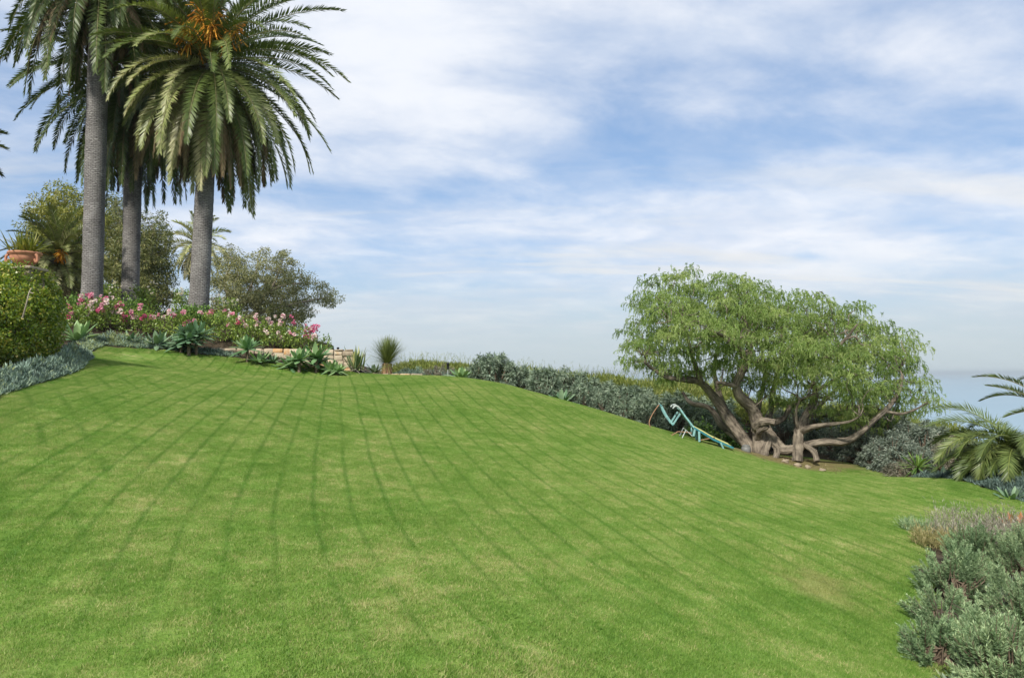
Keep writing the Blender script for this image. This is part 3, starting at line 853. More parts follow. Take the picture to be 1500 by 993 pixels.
def skeleton(mb, nodes, targets, rmax=0.09, wob=0.14, tip=0.008, seg=6):
    """branches from an existing set of nodes out to each target point"""
    nodes = [(np.asarray(p, float), r) for p, r in nodes]
    P0 = np.array([p for p, _ in nodes]); R0 = np.array([r for _, r in nodes])
    order = np.argsort([np.min(np.linalg.norm(P0 - t, axis=1)) for t in targets])
    for i in order:
        tg = targets[i]
        dist = np.linalg.norm(P0 - tg, axis=1) + np.where(R0 < 0.02, 0.6, 0) + np.maximum(0, P0[:, 2] - tg[2]) * 0.6
        j = int(np.argmin(dist)); a, ra = P0[j], R0[j]
        ln = np.linalg.norm(tg - a)
        if ln < 0.05: continue
        m1 = a + (tg - a) * 0.35 + rng.normal(0, wob * ln * 0.7, 3); m2 = a + (tg - a) * 0.7 + rng.normal(0, wob * ln * 0.6, 3) + np.array([0, 0, 0.05 * ln])
        path = catmull([a, m1, m2, tg], 4)
        rs = min(ra * 0.72, rmax, 0.016 + 0.024 * ln)
        rad = np.linspace(rs, max(tip, rs * 0.35), len(path))
        tube(mb, path, rad, seg, 0.5, cap=False, bump=0.05)
        P0 = np.vstack([P0, path[2::2]]); R0 = np.r_[R0, rad[2::2]]


def poly_points(poly, spacing, d, amp, n_try=6000, aspect=1.0):
    """points through the volume of a crown whose silhouette (photo outline) stands at depth d"""
    poly = np.asarray(poly, float); lo, hi = poly.min(0), poly.max(0)
    pts = []; world = []
    m = d / FPX
    for _ in range(n_try):
        u, v = rng.uniform(lo, hi)
        if not inside(poly, np.array([u]), np.array([v]))[0]: continue
        e = edge_dist(poly, np.array([u]), np.array([v]))[0] * m
        off = rng.uniform(-1, 1) * min(amp, 0.3 + 1.6 * e)
        w = P(u, v, d + off)
        if world and np.min(np.linalg.norm(np.array(world) - w, axis=1)) < spacing: continue
        world.append(w)
    return np.array(world)


def leaf_ball(mb, c, r, n, L, Wd, tint=(0.2, 0.8), down=0.3, shell=0.5, flat=1.0):
    """leaves through a ball-shaped spray, denser outside"""
    dirs = rdirs(n); k = rng.uniform(shell ** 3, 1, n) ** (1 / 3)
    off = dirs * k[:, None] * r; off[:, 2] *= flat
    d = norm(dirs * 0.7 + rdirs(n) * 0.8 + np.array([0, 0, -down]))
    nr = norm(dirs + rdirs(n) * 0.8)
    t = np.clip(rng.uniform(tint[0], tint[1], n), 0, 1)
    leaves(mb, c + off, d, nr, L * rng.uniform(0.7, 1.3, n), Wd * rng.uniform(0.7, 1.3, n), t)


def tree(name, label, base, limbs, clumps, mat, bark, per=120, cr=0.7, L=0.12, Wd=0.04, tint=(0.1, 0.9), down=0.4, r0=0.25, cat="tree", sub=3):
    root = thing(name, label, cat, base)
    mb = MB(); nodes = []
    for pth, ra, rb in limbs:
        path = catmull(pth, 6); rad = np.linspace(ra, rb, len(path))
        tube(mb, path, rad, 9, 0.5, bump=0.06); nodes += list(zip(path, rad))
    skeleton(mb, nodes, clumps, 0.09)
    mb.build("trunk", bark, root, smooth=True)
    ml = MB()
    for c in clumps:
        t0 = rng.uniform(-0.15, 0.15); rr = cr * rng.uniform(0.7, 1.25)
        for s in range(sub):
            leaf_ball(ml, c + rdirs(1)[0] * rr * 0.55, rr * rng.uniform(0.4, 0.75), per // sub, L, Wd, (tint[0] + t0, tint[1] + t0), down, 0.3, 0.75)
    ml.build("crown", mat, root)
    return root


def rosette(mb, c, n, L, Wd, e0=85, e1=5, droop=0.25, tint=(0.25, 0.8), prof=(0.55, 0.85, 1.0, 0.8, 0.0), K=5, fold=0.2):
    k = np.arange(n); f = (k + 0.5) / n
    az = k * 2.39996 + rng.normal(0, 0.15, n); el = np.radians(e0 + (e1 - e0) * f ** 0.8 + rng.normal(0, 5, n))
    d = np.stack([np.cos(el) * np.cos(az), np.cos(el) * np.sin(az), np.sin(el)], -1)
    s = np.stack([-np.sin(az), np.cos(az), np.zeros(n)], -1)
    p = np.asarray(c) + np.stack([np.cos(az), np.sin(az), np.zeros(n)], -1) * 0.03
    straps(mb, p, d, s, L * rng.uniform(0.8, 1.1, n) * np.interp(f, [0, 0.3, 1], [0.75, 1, 0.95]), Wd, np.clip(rng.uniform(*tint, n) - 0.25 * f + 0.12, 0, 1), droop * (0.3 + f), K, prof, fold)


# ------------------------------------------------------------------ the tall palms by the rose bed
GP = "palms standing together above the rose bed"
def sunny(az, f):        # older fronds are yellower; low ones facing the sun get sunlight painted into tint
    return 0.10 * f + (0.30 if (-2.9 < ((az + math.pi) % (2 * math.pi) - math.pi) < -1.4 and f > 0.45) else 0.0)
def crowded(az, el):     # fronds on the side of the neighbouring palms stay short
    return 1.0 - 0.26 * max(0.0, -math.cos(az)) * (1 if el < 0.9 else 0.4)
palm("date_palm", "tall grey palm nearest the hedge, its crown cut off by the top of the photo", "palm tree",
     G(133, 466) * 0 + np.array([*P(134, 466, 29)[:2], Hs(*P(134, 466, 29)[:2])]), P(147, -45, 29), 0.375, 0.335, 108, 5.2, GP, 20, seed=1, tint=(0.02, 0.26), elmin=-60)
palm("date_palm", "palm with the middle trunk, half hidden between two other tall palms", "palm tree",
     [*P(190, 466, 33.4)[:2], Hs(*P(190, 466, 33.4)[:2])], P(198, 112, 33.6), 0.370, 0.335, 124, 5.4, GP, 48, seed=2, tint=(0.0, 0.22), elmin=-70)
palm("date_palm", "tall palm with orange date clusters, its full crown nearest the open sky", "palm tree",
     [*P(290, 466, 29.6)[:2], Hs(*P(290, 466, 29.6)[:2])], P(309, 100, 29.6), 0.362, 0.325, 152, 5.25, GP, 40,
     fruit=[(-1.75, 0.5, 1.75, 0.75), (-1.2, 0.55, 1.8, 0.7), (-2.4, 0.75, 1.5, 0.6), (-0.6, 0.75, 1.8, 0.7), (-1.5, 0.95, 1.9, 0.75), (-1.1, 1.15, 2.0, 0.7)], seed=3, tint=(0.28, 0.60), elmin=-68, bright=sunny, squeeze=crowded)
palm("date_palm", "palm mostly outside the left edge, only its drooping frond tips showing against sky", "palm tree",
     [*P(-120, 466, 27)[:2], Hs(*P(-120, 466, 27)[:2])], P(-134, 235, 27), 0.38, 0.34, 70, 3.1, None, 12, seed=4, tint=(0.1, 0.35))
b = np.array([*P(90, 440, 31.5)[:2], Hs(*P(90, 440, 31.5)[:2])])
palm("date_palm", "short palm with orange fruit stalks behind the potted plant and hedge", "palm tree", b, P(86, 382, 31.5), 0.42, 0.38, 84, 1.95, None, 26,
     fruit=[(-2.2, 0.2, 0.7, 0.34), (-0.9, 0.15, 0.75, 0.36)], leafL=0.38, leafW=0.04, nleaf=50, tint=(0.48, 0.76), elmin=-55, dead_len=0.9)
b = np.array([*P(291, 470, 56)[:2], Hs(*P(291, 470, 56)[:2])])
palm("feather_palm", "distant pale grey palm whose fronds fan out either side of a thick trunk", "palm tree", b, P(288, 362, 56), 0.28, 0.24, 46, 2.4, None, 8,
     leafL=0.55, leafW=0.07, nleaf=36, tint=(0.62, 0.85), elmin=-62)

# ------------------------------------------------------------------ trees behind the bed
GT = None
c1 = poly_points([(38, 318), (55, 285), (90, 275), (125, 285), (150, 300), (152, 440), (90, 445), (60, 400), (40, 345)], 0.64, 38, 2.6)
b1 = np.array([*P(112, 470, 38)[:2], Hs(*P(112, 470, 38)[:2])])
tree("olive_tree", "rounded yellow-olive tree behind the short palm and the nearest tall trunk", b1,
     [([b1 - [0, 0, .3], b1 + [0.1, 0, 1.5], P(105, 380, 38), P(95, 320, 38)], 0.22, 0.06), ([b1 + [0.1, 0, 1.4], P(125, 370, 37), P(135, 320, 37.4)], 0.13, 0.05)], c1, M_GUM_Y, M_GUMBARK, 240, 0.62, 0.15, 0.05, r0=0.2)
c2 = poly_points([(150, 300), (175, 290), (215, 325), (240, 320), (250, 370), (255, 400), (254, 440), (240, 475), (150, 475)], 0.72, 50, 3.0)
b2 = np.array([*P(222, 475, 50)[:2], Hs(*P(222, 475, 50)[:2])])
tree("olive_tree", "dark dense tree filling the gap between the middle and right tall trunks", b2,
     [([b2 - [0, 0, .3], b2 + [0, 0, 1.6], P(220, 390, 50), P(225, 340, 50)], 0.24, 0.06), ([b2 + [0, 0, 1.4], P(190, 390, 49), P(180, 330, 49.4)], 0.14, 0.05)], c2, M_GUM_D, M_GUMBARK, 260, 0.76, 0.18, 0.06)
c3 = poly_points([(306, 385), (322, 372), (345, 366), (362, 385), (378, 366), (390, 385), (404, 368), (420, 366), (428, 388), (448, 402), (452, 430), (470, 410), (492, 432), (488, 452),
                  (470, 445), (455, 462), (442, 470), (400, 475), (330, 475), (303, 460)], 0.74, 48, 2.6, 9000)
c3 = np.array([c for c in c3 if rng.uniform() < 0.88])
b3 = np.array([*P(343, 485, 48)[:2], Hs(*P(343, 485, 48)[:2])])
tree("paperbark_tree", "spreading grey-olive tree with pale bare branches behind the pink roses", b3,
     [([b3 - [0, 0, .3], P(342, 465, 48), P(350, 448, 47.8), P(385, 432, 47.2), P(415, 418, 47.2), P(440, 415, 47.6)], 0.20, 0.035),
      ([P(342, 465, 48), P(335, 440, 48), P(330, 410, 48.2), P(340, 385, 48.4)], 0.14, 0.04),
      ([P(350, 448, 47.8), P(365, 425, 48.4), P(375, 400, 48.8), P(378, 380, 49)], 0.11, 0.03),
      ([P(345, 470, 47.6), P(380, 458, 46.8), P(420, 448, 46.6), P(455, 440, 47), P(478, 436, 47.4)], 0.13, 0.025),
      ([P(395, 428, 47.2), P(408, 400, 47.4), P(415, 380, 47.8)], 0.08, 0.025)], c3, M_GUM_M, M_GUMBARK, 300, 0.66, 0.15, 0.05)

# ------------------------------------------------------------------ pepper tree
def pepper_tree():
    base = TREE
    root = thing("pepper_tree", "gnarled many-limbed tree with drooping feathery green crown on the lawn", "tree", base)
    mb = MB(); nodes = []
    d0 = 22.0

    def limb(pts, ra, rb, keep=True):
        path = catmull([P(u, v, d0 + dd) for u, v, dd in pts], 8)
        t = np.linspace(0, 1, len(path))
        rad = ra + (rb - ra) * t ** 0.8
        rad = rad * (1 + 0.09 * np.sin(t * 17 + ra * 50) + rng.normal(0, 0.035, len(path)))
        tube(mb, path, rad * 0.74, 22, 0.5, bump=0.03, ridge=0.055)
        if keep:
            nodes.extend(zip(path[3:], rad[3:]))
    # main stems
    limb([(1104, 668, 0.1), (1090, 645, 0.2), (1068, 614, 0.3), (1045, 580, 0.2), (1026, 560, 0.0), (1005, 556, -0.3), (975, 552, -0.6), (945, 532, -0.9)], 0.30, 0.05)
    limb([(1060, 600, 0.3), (1052, 570, 0.8), (1046, 540, 1.3), (1052, 505, 1.6)], 0.15, 0.05)
    limb([(1028, 562, 0.0), (1016, 530, -0.5), (1008, 500, -0.9), (1000, 470, -1.2)], 0.12, 0.04)
    limb([(1098, 655, 0.9), (1060, 625, 1.3), (1040, 598, 1.6), (1012, 590, 1.9), (1000, 575, 2.2)], 0.17, 0.06)
    limb([(1113, 672, -0.1), (1112, 640, -0.1), (1108, 612, -0.1), (1100, 596, -0.2), (1084, 580, -0.4), (1079, 562, -0.5), (1088, 542, -0.6), (1098, 520, -0.5), (1098, 495, -0.3), (1090, 465, 0.0), (1092, 440, 0.2)], 0.31, 0.06)
    limb([(1080, 566, -0.5), (1062, 562, -0.8), (1050, 560, -1.1)], 0.10, 0.05)
    limb([(1094, 528, -0.55), (1078, 505, -1.2), (1064, 495, -1.8), (1050, 488, -2.3)], 0.12, 0.05)
    limb([(1098, 508, -0.4), (1118, 490, 0.4), (1132, 470, 1.0)], 0.11, 0.05)
    # sawn limb
    limb([(1108, 630, -0.2), (1112, 620, -0.5), (1122, 617, -0.75), (1136, 619, -0.9)], 0.21, 0.11, False)
    limb([(1110, 640, -0.2), (1114, 630, -0.5), (1125, 624, -0.7)], 0.14, 0.10, False)
    # knees and roots
    limb([(1120, 626, 0), (1130, 640, -0.1), (1145, 657, -0.25), (1160, 658, -0.4), (1180, 652, -0.5), (1210, 647, -0.7), (1240, 646, -0.9), (1263, 632, -1.1), (1280, 616, -1.2), (1300, 598, -1.2), (1316, 575, -1.1), (1322, 550, -1.0)], 0.23, 0.06)
    limb([(1296, 602, -1.2), (1320, 606, -1.5), (1340, 600, -1.9), (1358, 590, -2.2)], 0.07, 0.025)
    limb([(1128, 640, -0.1), (1122, 655, -0.3), (1118, 672, -0.4)], 0.13, 0.16, False)
    limb([(1130, 645, -0.1), (1138, 660, -0.3), (1134, 676, -0.5)], 0.10, 0.12, False)
    # second stem
    limb([(1168, 676, -0.6), (1169, 655, -0.5), (1170, 632, -0.4), (1176, 615, -0.2), (1187, 597, 0.0), (1194, 580, 0.1), (1190, 555, 0.3), (1184, 525, 0.4), (1188, 490, 0.5)], 0.22, 0.06)
    limb([(1172, 632, -0.4), (1190, 625, -0.8), (1210, 622, -1.1), (1228, 620, -1.4), (1246, 617, -1.7), (1262, 608, -2.0)], 0.13, 0.02)
    limb([(1180, 608, -0.1), (1205, 608, 0.5), (1230, 606, 1.0), (1255, 610, 1.5)], 0.10, 0.05)
    limb([(1178, 650, -0.5), (1192, 662, -0.8), (1197, 676, -1.0)], 0.11, 0.10, False)
    limb([(1170, 635, -0.4), (1166, 612, -0.6), (1167, 598, -0.7), (1172, 585, -0.8)], 0.07, 0.03)
    limb([(1124, 616, 0.3), (1129, 600, 0.6), (1132, 575, 0.8), (1140, 545, 1.0), (1146, 510, 1.2), (1144, 470, 1.3)], 0.14, 0.05)
    limb([(1130, 620, 0.3), (1148, 612, 0.3), (1156, 598, 0.4), (1172, 586, 0.4), (1195, 582, 0.5), (1220, 586, 0.7)], 0.13, 0.04)
    limb([(1188, 540, 0.3), (1215, 520, -0.4), (1240, 495, -0.9), (1256, 475, -1.2)], 0.09, 0.03)
    limb([(1192, 575, 0.1), (1225, 555, 0.6), (1260, 535, 1.0), (1290, 505, 1.3)], 0.09, 0.03)
    limb([(1170, 640, 0.2), (1195, 600, 1.4), (1225, 570, 2.2), (1250, 550, 2.8)], 0.12, 0.05)
    limb([(1112, 640, 0.4), (1110, 600, 1.4), (1120, 550, 2.2), (1115, 500, 2.8)], 0.16, 0.05)
    outline = [(911, 545), (916, 500), (926, 470), (934, 425), (960, 408), (990, 400), (1015, 398), (1030, 415), (1062, 405), (1085, 410), (1110, 394), (1145, 408), (1152, 425), (1175, 425), (1195, 430), (1216, 452),
               (1235, 462), (1255, 447), (1268, 468), (1292, 470), (1300, 492), (1325, 486), (1340, 500), (1346, 540), (1354, 572), (1376, 594), (1362, 612), (1325, 612), (1300, 622), (1268, 640), (1235, 632), (1205, 618), (1180, 600), (1150, 592),
               (1110, 582), (1080, 560), (1040, 556), (1005, 552), (975, 562), (950, 545), (930, 548)]
    cl = poly_points(outline, 0.42, d0, 3.6, 11000)
    k3 = np.array([[1.1, 0.5, 0.7], [-0.6, 1.2, 1.0], [0.4, -0.9, 1.4]])
    gap = np.sin(cl @ k3.T * 1.7 + np.array([0.3, 1.1, 2.0])).sum(1)
    low = np.clip((0.6 - cl[:, 2]) / 1.6, 0, 1)                # thinner towards the underside
    cl = cl[(gap > -1.55) & (rng.uniform(size=len(cl)) > 0.34 * low)]
    skeleton(mb, nodes, cl, 0.08, 0.18, 0.009, 6)
    mb.build("trunk", M_BARK, root, smooth=True)
    # hanging sprays
    ml = MB()
    for c in cl:
        if rng.uniform() < 0.06: continue
        ns = int(rng.integers(32, 52)); k = 10; r = rng.uniform(0.22, 0.48)
        o = rdirs(ns); o[:, 2] = np.abs(o[:, 2]) * 0.8; p0 = c + o * r * rng.uniform(0.3, 1, ns)[:, None]
        out = norm(np.c_[o[:, :2] + rng.normal(0, 0.4, (ns, 2)), rng.normal(0.25, 0.4, ns)])
        ln = rng.uniform(0.18, 0.46, ns)
        t = np.linspace(0.05, 1, k)
        pos = p0[:, None] + out[:, None] * (ln[:, None] * 0.42 * (1 - (1 - t) ** 2))[..., None]
        pos[..., 2] -= ln[:, None] * (0.12 + 0.62 * rng.uniform(size=ns))[:, None] * t ** 1.7
        tan = norm(np.gradient(pos, axis=1))
        t0 = np.clip(rng.normal(0.48, 0.20), 0.1, 0.9)
        for sg in (-1, 1):
            side = norm(np.cross(tan, rdirs(ns)[:, None]))
            d = norm(tan * 0.75 + side * sg * 0.55 + np.array([0, 0, -0.25]) + rng.normal(0, 0.15, tan.shape))
            n_ = ns * k
            leaves(ml, pos.reshape(-1, 3), d.reshape(-1, 3), rdirs(n_), rng.uniform(0.045, 0.085, n_), rng.uniform(0.011, 0.019, n_), np.clip(t0 + rng.normal(0, 0.22, n_), 0, 1))
    ml.build("crown", M_PEPPER, root)


pepper_tree()

# ------------------------------------------------------------------ hedge, pot
def hedge():
    mb = MB()
    poly = [(-60, 395), (0, 392), (40, 395), (70, 402), (80, 430), (92, 455), (88, 500), (80, 520), (40, 540), (0, 552), (-60, 565)]
    c = []
    for k in range(6000):
        u, v = rng.uniform(-60, 95), rng.uniform(388, 560)
        if not inside(poly, np.array([u]), np.array([v]))[0]: continue
        e = min(edge_dist(poly, np.array([u]), np.array([v]))[0] / 45, 1)
        d = 16.2 + (u + 60) / 150 * 2.6 - 0.9 * e + rng.uniform(0, 1.5) * (0.4 + e)
        c.append(P(u, v, d))
        if len(c) >= 900: break
    for p in c:
        leaf_ball(mb, p, rng.uniform(0.14, 0.26), 60, 0.075, 0.042, (0.1, 1.0) if rng.uniform() > .4 else (0.0, 0.7), 0.1, 0.2)
    # stray shoots
    for p in c[::9]:
        d = norm(rdirs(1)[0] + np.array([0, -0.3, 0.9])); l = rng.uniform(0.2, 0.45)
        q_ = p + d * np.linspace(0, l, 14)[:, None]
        leaves(mb, q_, norm(rdirs(14) + d), rdirs(14), 0.06, 0.035, rng.uniform(0.5, 1.0, 14))
    base = np.array([*P(30, 540, 17.5)[:2], Hs(*P(30, 540, 17.5)[:2])])
    root = thing("hedge", "tall glossy yellow-green hedge at the left edge, below the terracotta pot", "hedge", base)
    mb.build("foliage", M_HEDGE, root)
    mt = MB()
    for k in range(26):
        u = rng.uniform(-50, 85); a = on_ground(u, 17.0 + (u + 60) / 150 * 2.4)
        tgt = c[int(rng.integers(len(c)))]
        tube(mt, catmull([a, (a + tgt) / 2 + rng.normal(0, 0.15, 3), tgt], 4), np.linspace(0.03, 0.008, 9), 5)
    mt.build("stems", M_TWIG, root)
    mt = MB()
    tube(mt, catmull([P(33, 466, 15.9), P(38, 448, 15.8), P(43, 428, 15.8), P(47, 422, 15.8)], 4), np.linspace(0.018, 0.010, 13), 6)
    tube(mt, catmull([P(43, 428, 15.8), P(49, 430, 15.8)], 4), 0.010, 6)
    mt.build("bare_twig", M_GUMBARK, root)


hedge()
pot_c = P(36, 392, 18.2)
gz0 = Hs(pot_c[0], pot_c[1])
mb = MB(); hh = pot_c[2] - gz0
box(mb, [pot_c[0], pot_c[1], gz0 + hh / 2 - 0.15], [0.62, 0.62, hh + 0.2 - 0.0], bev=0.04)
box(mb, [pot_c[0], pot_c[1], pot_c[2] - 0.035], [0.74, 0.74, 0.07], bev=0.1)
tag(mb.build("garden_pier", M_MORTAR), "stone pier buried in the hedge, holding up the terracotta pot", "pillar")
root = thing("terracotta_pot", "wide shallow terracotta bowl with scroll handles on top of the hedge", "pot", pot_c)
mb = MB()
lathe(mb, pot_c, [(0.0, 0.0), (0.15, 0.0), (0.17, 0.03), (0.14, 0.06), (0.22, 0.10), (0.29, 0.17), (0.315, 0.24), (0.31, 0.29), (0.36, 0.31), (0.37, 0.34), (0.355, 0.36), (0.31, 0.355), (0.29, 0.30), (0.0, 0.29)], 32)
mb.build("bowl", M_TERRA, root, smooth=True)
for sg in (-1, 1):
    mb = MB(); a = np.linspace(-0.6, 4.6, 16)
    tube(mb, [pot_c + [sg * (0.31 + 0.065 * math.sin(t * 0.62 + 0.4)), -0.12 + 0.0 * t, 0.20 + 0.09 * math.cos(t)] for t in a], 0.03, 8)
    mb.build("handle", M_TERRA, root, smooth=True)
mb = MB(); lathe(mb, pot_c + [0, 0, 0.293], [(0.0, 0.012), (0.2, 0.02), (0.288, 0.01)], 24)
mb.build("potting_soil", M_SOIL, root, smooth=True)
mb = MB(); n = 120
az = rng.uniform(0, 2 * np.pi, n); el = np.radians(rng.uniform(28, 88, n))
d = np.stack([np.cos(el) * np.cos(az), np.cos(el) * np.sin(az), np.sin(el)], -1)
straps(mb, pot_c + np.c_[rng.normal(0, 0.09, (n, 2)), np.full(n, 0.29)], d, np.stack([-np.sin(az), np.cos(az), 0 * az], -1), rng.uniform(0.5, 0.95, n), rng.uniform(0.03, 0.05, n), rng.uniform(0.3, 0.95, n), rng.uniform(0.1, 0.4, n), 6, (0.8, 1, 0.9, 0.5, 0.0), 0.25)
tag(mb.build("flax_plant", leaf_mat("flax_leaf", [(0, (0.06, 0.09, 0.015)), (0.5, (0.16, 0.19, 0.03)), (1, (0.33, 0.30, 0.08))], 0.25, 0.45, 0.3)), "spiky yellow-green strap-leaved plant growing in the terracotta bowl", "plant")

# ------------------------------------------------------------------ stone walls
def stone_wall(name, label, a, b, top_a, top_b, base_drop, thick, sz):
    a = np.asarray(a, float); b = np.asarray(b, float)
    ln = float(np.hypot(*(b - a)[:2])); ux = (b - a)[:2] / ln; uy = np.array([-ux[1], ux[0]])
    rot = np.array([[ux[0], uy[0], 0], [ux[1], uy[1], 0], [0, 0, 1]])
    zb = min(Hs(a[0], a[1]), Hs(b[0], b[1])) - base_drop
    root = thing(name, label, "wall", [*(a + b)[:2] / 2, zb])
    mb = MB(); x = 0.0
    seg = 12
    for k in range(seg):
        f = (k + 0.5) / seg; tz = top_a + (top_b - top_a) * f - 0.05; c = a[:2] + (b - a)[:2] * f
        box(mb, [c[0], c[1], (tz + zb) / 2], [ln / seg + 0.002, thick - 0.10, tz - zb + 0.003 * (k % 2)], rot)
    mb.build("mortar_core", M_MORTAR, root)
    mb = MB()
    x = 0.0
    while x < ln:
        wcol = sz * rng.uniform(0.8, 1.7)
        f = min((x + wcol / 2) / ln, 1); top = top_a + (top_b - top_a) * f
        z = zb
        while z < top - 0.03:
            h = min(sz * rng.uniform(0.5, 1.0), top - z)
            if top - (z + h) < 0.06: h = top - z
            w1 = wcol * rng.uniform(0.85, 1.15)
            c = a[:2] + ux * (x + wcol / 2 + rng.normal(0, 0.02)); 
            rz = rng.normal(0, 0.06); r2 = rot @ np.array([[math.cos(rz), 0, math.sin(rz)], [0, 1, 0], [-math.sin(rz), 0, math.cos(rz)]])
            n0 = mb.n
            box(mb, [c[0], c[1], z + h / 2], [w1 * 0.97, thick * rng.uniform(0.97, 1.12), h * 0.95], r2, np.clip(rng.normal(0.5, 0.2), 0.05, 0.98) if rng.uniform() > 0.1 else 0.85, bev=0.16)
            v = mb.v[-1]; ctr = v.mean(0); mb.v[-1] = v + rng.normal(0, 0.008, v.shape) * 0 + (v - ctr) * (0.09 * np.sin(v @ rng.normal(0, 9, 3)))[:, None]
            z += h
        x += wcol
    mb.build("stones", M_STONE, root, smooth=True)


wa, wb = P(196, 508, 26.9), P(508, 511, 27.9)
stone_wall("stone_wall", "long tan fieldstone retaining wall below the pink roses, behind the agaves", wa, wb, P(250, 508.5, 27.0)[2], P(505, 512, 27.9)[2], 0.15, 0.42, 0.26)
wa, wb = P(512, 548, 28.0), P(617, 549, 27.7)
stone_wall("stone_wall", "low stone edging wall under the spiky grass tree", wa, wb, P(512, 546.5, 28.0)[2], P(617, 547.5, 27.7)[2], 0.25, 0.34, 0.24)

# ------------------------------------------------------------------ roses
def rose_bush(c, w, h, label, group, colour='pink', nb=16, leafn=34, small=False):
    root = thing("rose_bush", label, "rose bush", c, group)
    mb = MB(); ms = MB(); mf = MB(); n = int(26 * w * h / 0.9) + 8; tips = []
    for k in range(n):
        a = rng.uniform(0, 2 * np.pi); r = math.sqrt(rng.uniform()) * w / 2; z = h * rng.uniform(0.12, 0.95)
        r *= 1.0 - 0.35 * (z / h) ** 2
        p = np.asarray(c) + np.array([math.cos(a) * r, math.sin(a) * r * 0.8, z])
        leaf_ball(mb, p, rng.uniform(0.12, 0.22), leafn, 0.075, 0.05, (0.1, 0.9), 0.1, 0.2); tips.append(p)
        if k % 3 == 0:
            tube(ms, catmull([np.asarray(c) + [rng.normal(0, .08), rng.normal(0, .08), -0.1], (np.asarray(c) + p) / 2 + rng.normal(0, .05, 3), p], 3), np.linspace(0.014, 0.005, 7), 4, cap=False)
    for k in range(nb):
        a = rng.uniform(np.pi * 0.9, np.pi * 2.1); z = h * rng.uniform(0.55, 1.12); r = w / 2 * rng.uniform(0.3, 1.0)
        p = np.asarray(c) + np.array([math.cos(a) * r, math.sin(a) * r * 0.8, z])
        t0 = rng.choice([0.1, 0.3, 0.45, 0.6, 0.85, 0.95], p=[.05, .10, .22, .25, .22, .16]) if colour == 'pink' else rng.uniform(0.3, 1)
        for j in range(int(rng.integers(1, 4))):
            q_ = p + rdirs(1)[0] * 0.085; m = 16; o = rdirs(m); rr = rng.uniform(0.045, 0.075) * (0.55 if colour == 'white' else 1)
            leaves(mf, q_ + o * rr * 0.3, norm(o + np.array([0, 0, .25])), norm(np.cross(o, rdirs(m))), rr * 1.1, rr * 1.3, np.clip(t0 + rng.normal(0, 0.12, m), 0, 1), mid=0.6)
    mb.build("foliage", M_ROSE, root); ms.build("stems", M_TWIG, root)
    mf.build("blossoms", M_PETAL if colour == 'pink' else M_WPETAL, root)


GR = "rose bushes in the bed above the stone wall"
roses = [(118, 26.6, 1.2, 0.75, 12, "rose bush with deep pink blooms beside the hedge corner"),
         (150, 27.2, 1.3, 0.95, 26, "rose bush crowded with bright pink blooms at the foot of the nearest tall trunk"),
         (205, 27.4, 1.3, 0.75, 12, "rose bush with few pink blooms behind the pair of broad agaves"),
         (262, 27.6, 1.1, 0.80, 9, "rose bush with pale blooms rising behind the tallest agave"),
         (322, 27.9, 1.3, 0.90, 13, "rose bush with scattered pink blooms just right of the palm with dates"),
         (362, 28.0, 1.2, 0.80, 14, "rose bush of light pink blooms over the orange stone of the wall"),
         (402, 28.2, 1.2, 0.80, 18, "rose bush with many mixed pink blooms under the pale bare branches"),
         (438, 28.4, 1.1, 0.75, 16, "rose bush with reddish pink blooms near the right end of the row"),
         (464, 28.8, 0.8, 0.62, 3, "small nearly bloomless rose bush ending the row at the open sky")]
for u, d, w, h, nb, lab in roses:
    g = on_ground(u, d); g[2] -= 0.03
    rose_bush(g, w * 1.3, h * 1.2, lab, GR, 'pink', int(nb * 0.85))
for u, d, w, h, lab in [(205, 31.2, 1.3, 1.35, "tall loose white-flowered climbing rose between the middle and right palms"),
                        (268, 31.5, 1.0, 1.15, "white-flowered rose just left of the right palm's foot"),
                        (158, 31.6, 0.9, 1.5, "white-flowered rose tucked between the two left palm trunks"),
                        (330, 30.2, 1.2, 1.0, "pale yellow-green rose just behind the front row, right of the palm with dates")]:
    rose_bush(on_ground(u, d), w, h, lab, None, 'white', 12)
# fern-like bush by the first trunk and dark greenery on the rise behind the roses
def leafy_bush(name, label, c, w, h, mat, n=70, L=0.10, Wd=0.05, group=None, cat="bush", per=46):
    root = thing(name, label, cat, c, group); mb = MB(); ms = MB()
    for k in range(n):
        o = rdirs(1)[0]; o[2] = abs(o[2]); r = rng.uniform(0.5, 1.0) * (0.85 + 0.3 * rng.uniform())
        p = np.asarray(c) + o * np.array([w / 2, w / 2, h * 0.9]) * r + [0, 0, 0.05]
        leaf_ball(mb, p, rng.uniform(0.15, 0.3) * min(1, w), per, L, Wd, (0.05, 0.95), 0.15, 0.2)
        if k % 5 == 0:
            tube(ms, catmull([np.asarray(c) - [0, 0, .1], (np.asarray(c) + p) / 2 + rng.normal(0, .06, 3), p], 3), np.linspace(0.025, 0.006, 7), 5, cap=False)
    mb.build("foliage", mat, root); ms.build("stems", M_TWIG, root)
    return root


leafy_bush("green_bush", "low green bush filling the space between the hedge and the nearest palm trunk", on_ground(112, 27.8), 1.3, 1.0, M_BUSH)
leafy_bush("green_bush", "dark bush at the foot of the middle palm trunk", on_ground(188, 29.4), 1.1, 0.75, M_BUSH)
leafy_bush("green_bush", "dark bush at the foot of the palm with dates", on_ground(285, 29.0), 1.1, 0.85, M_BUSH)
leafy_bush("green_bush", "broad dark bush behind the roses under the grey-olive tree", on_ground(400, 34.0), 3.0, 1.2, M_GUM_D, 110)

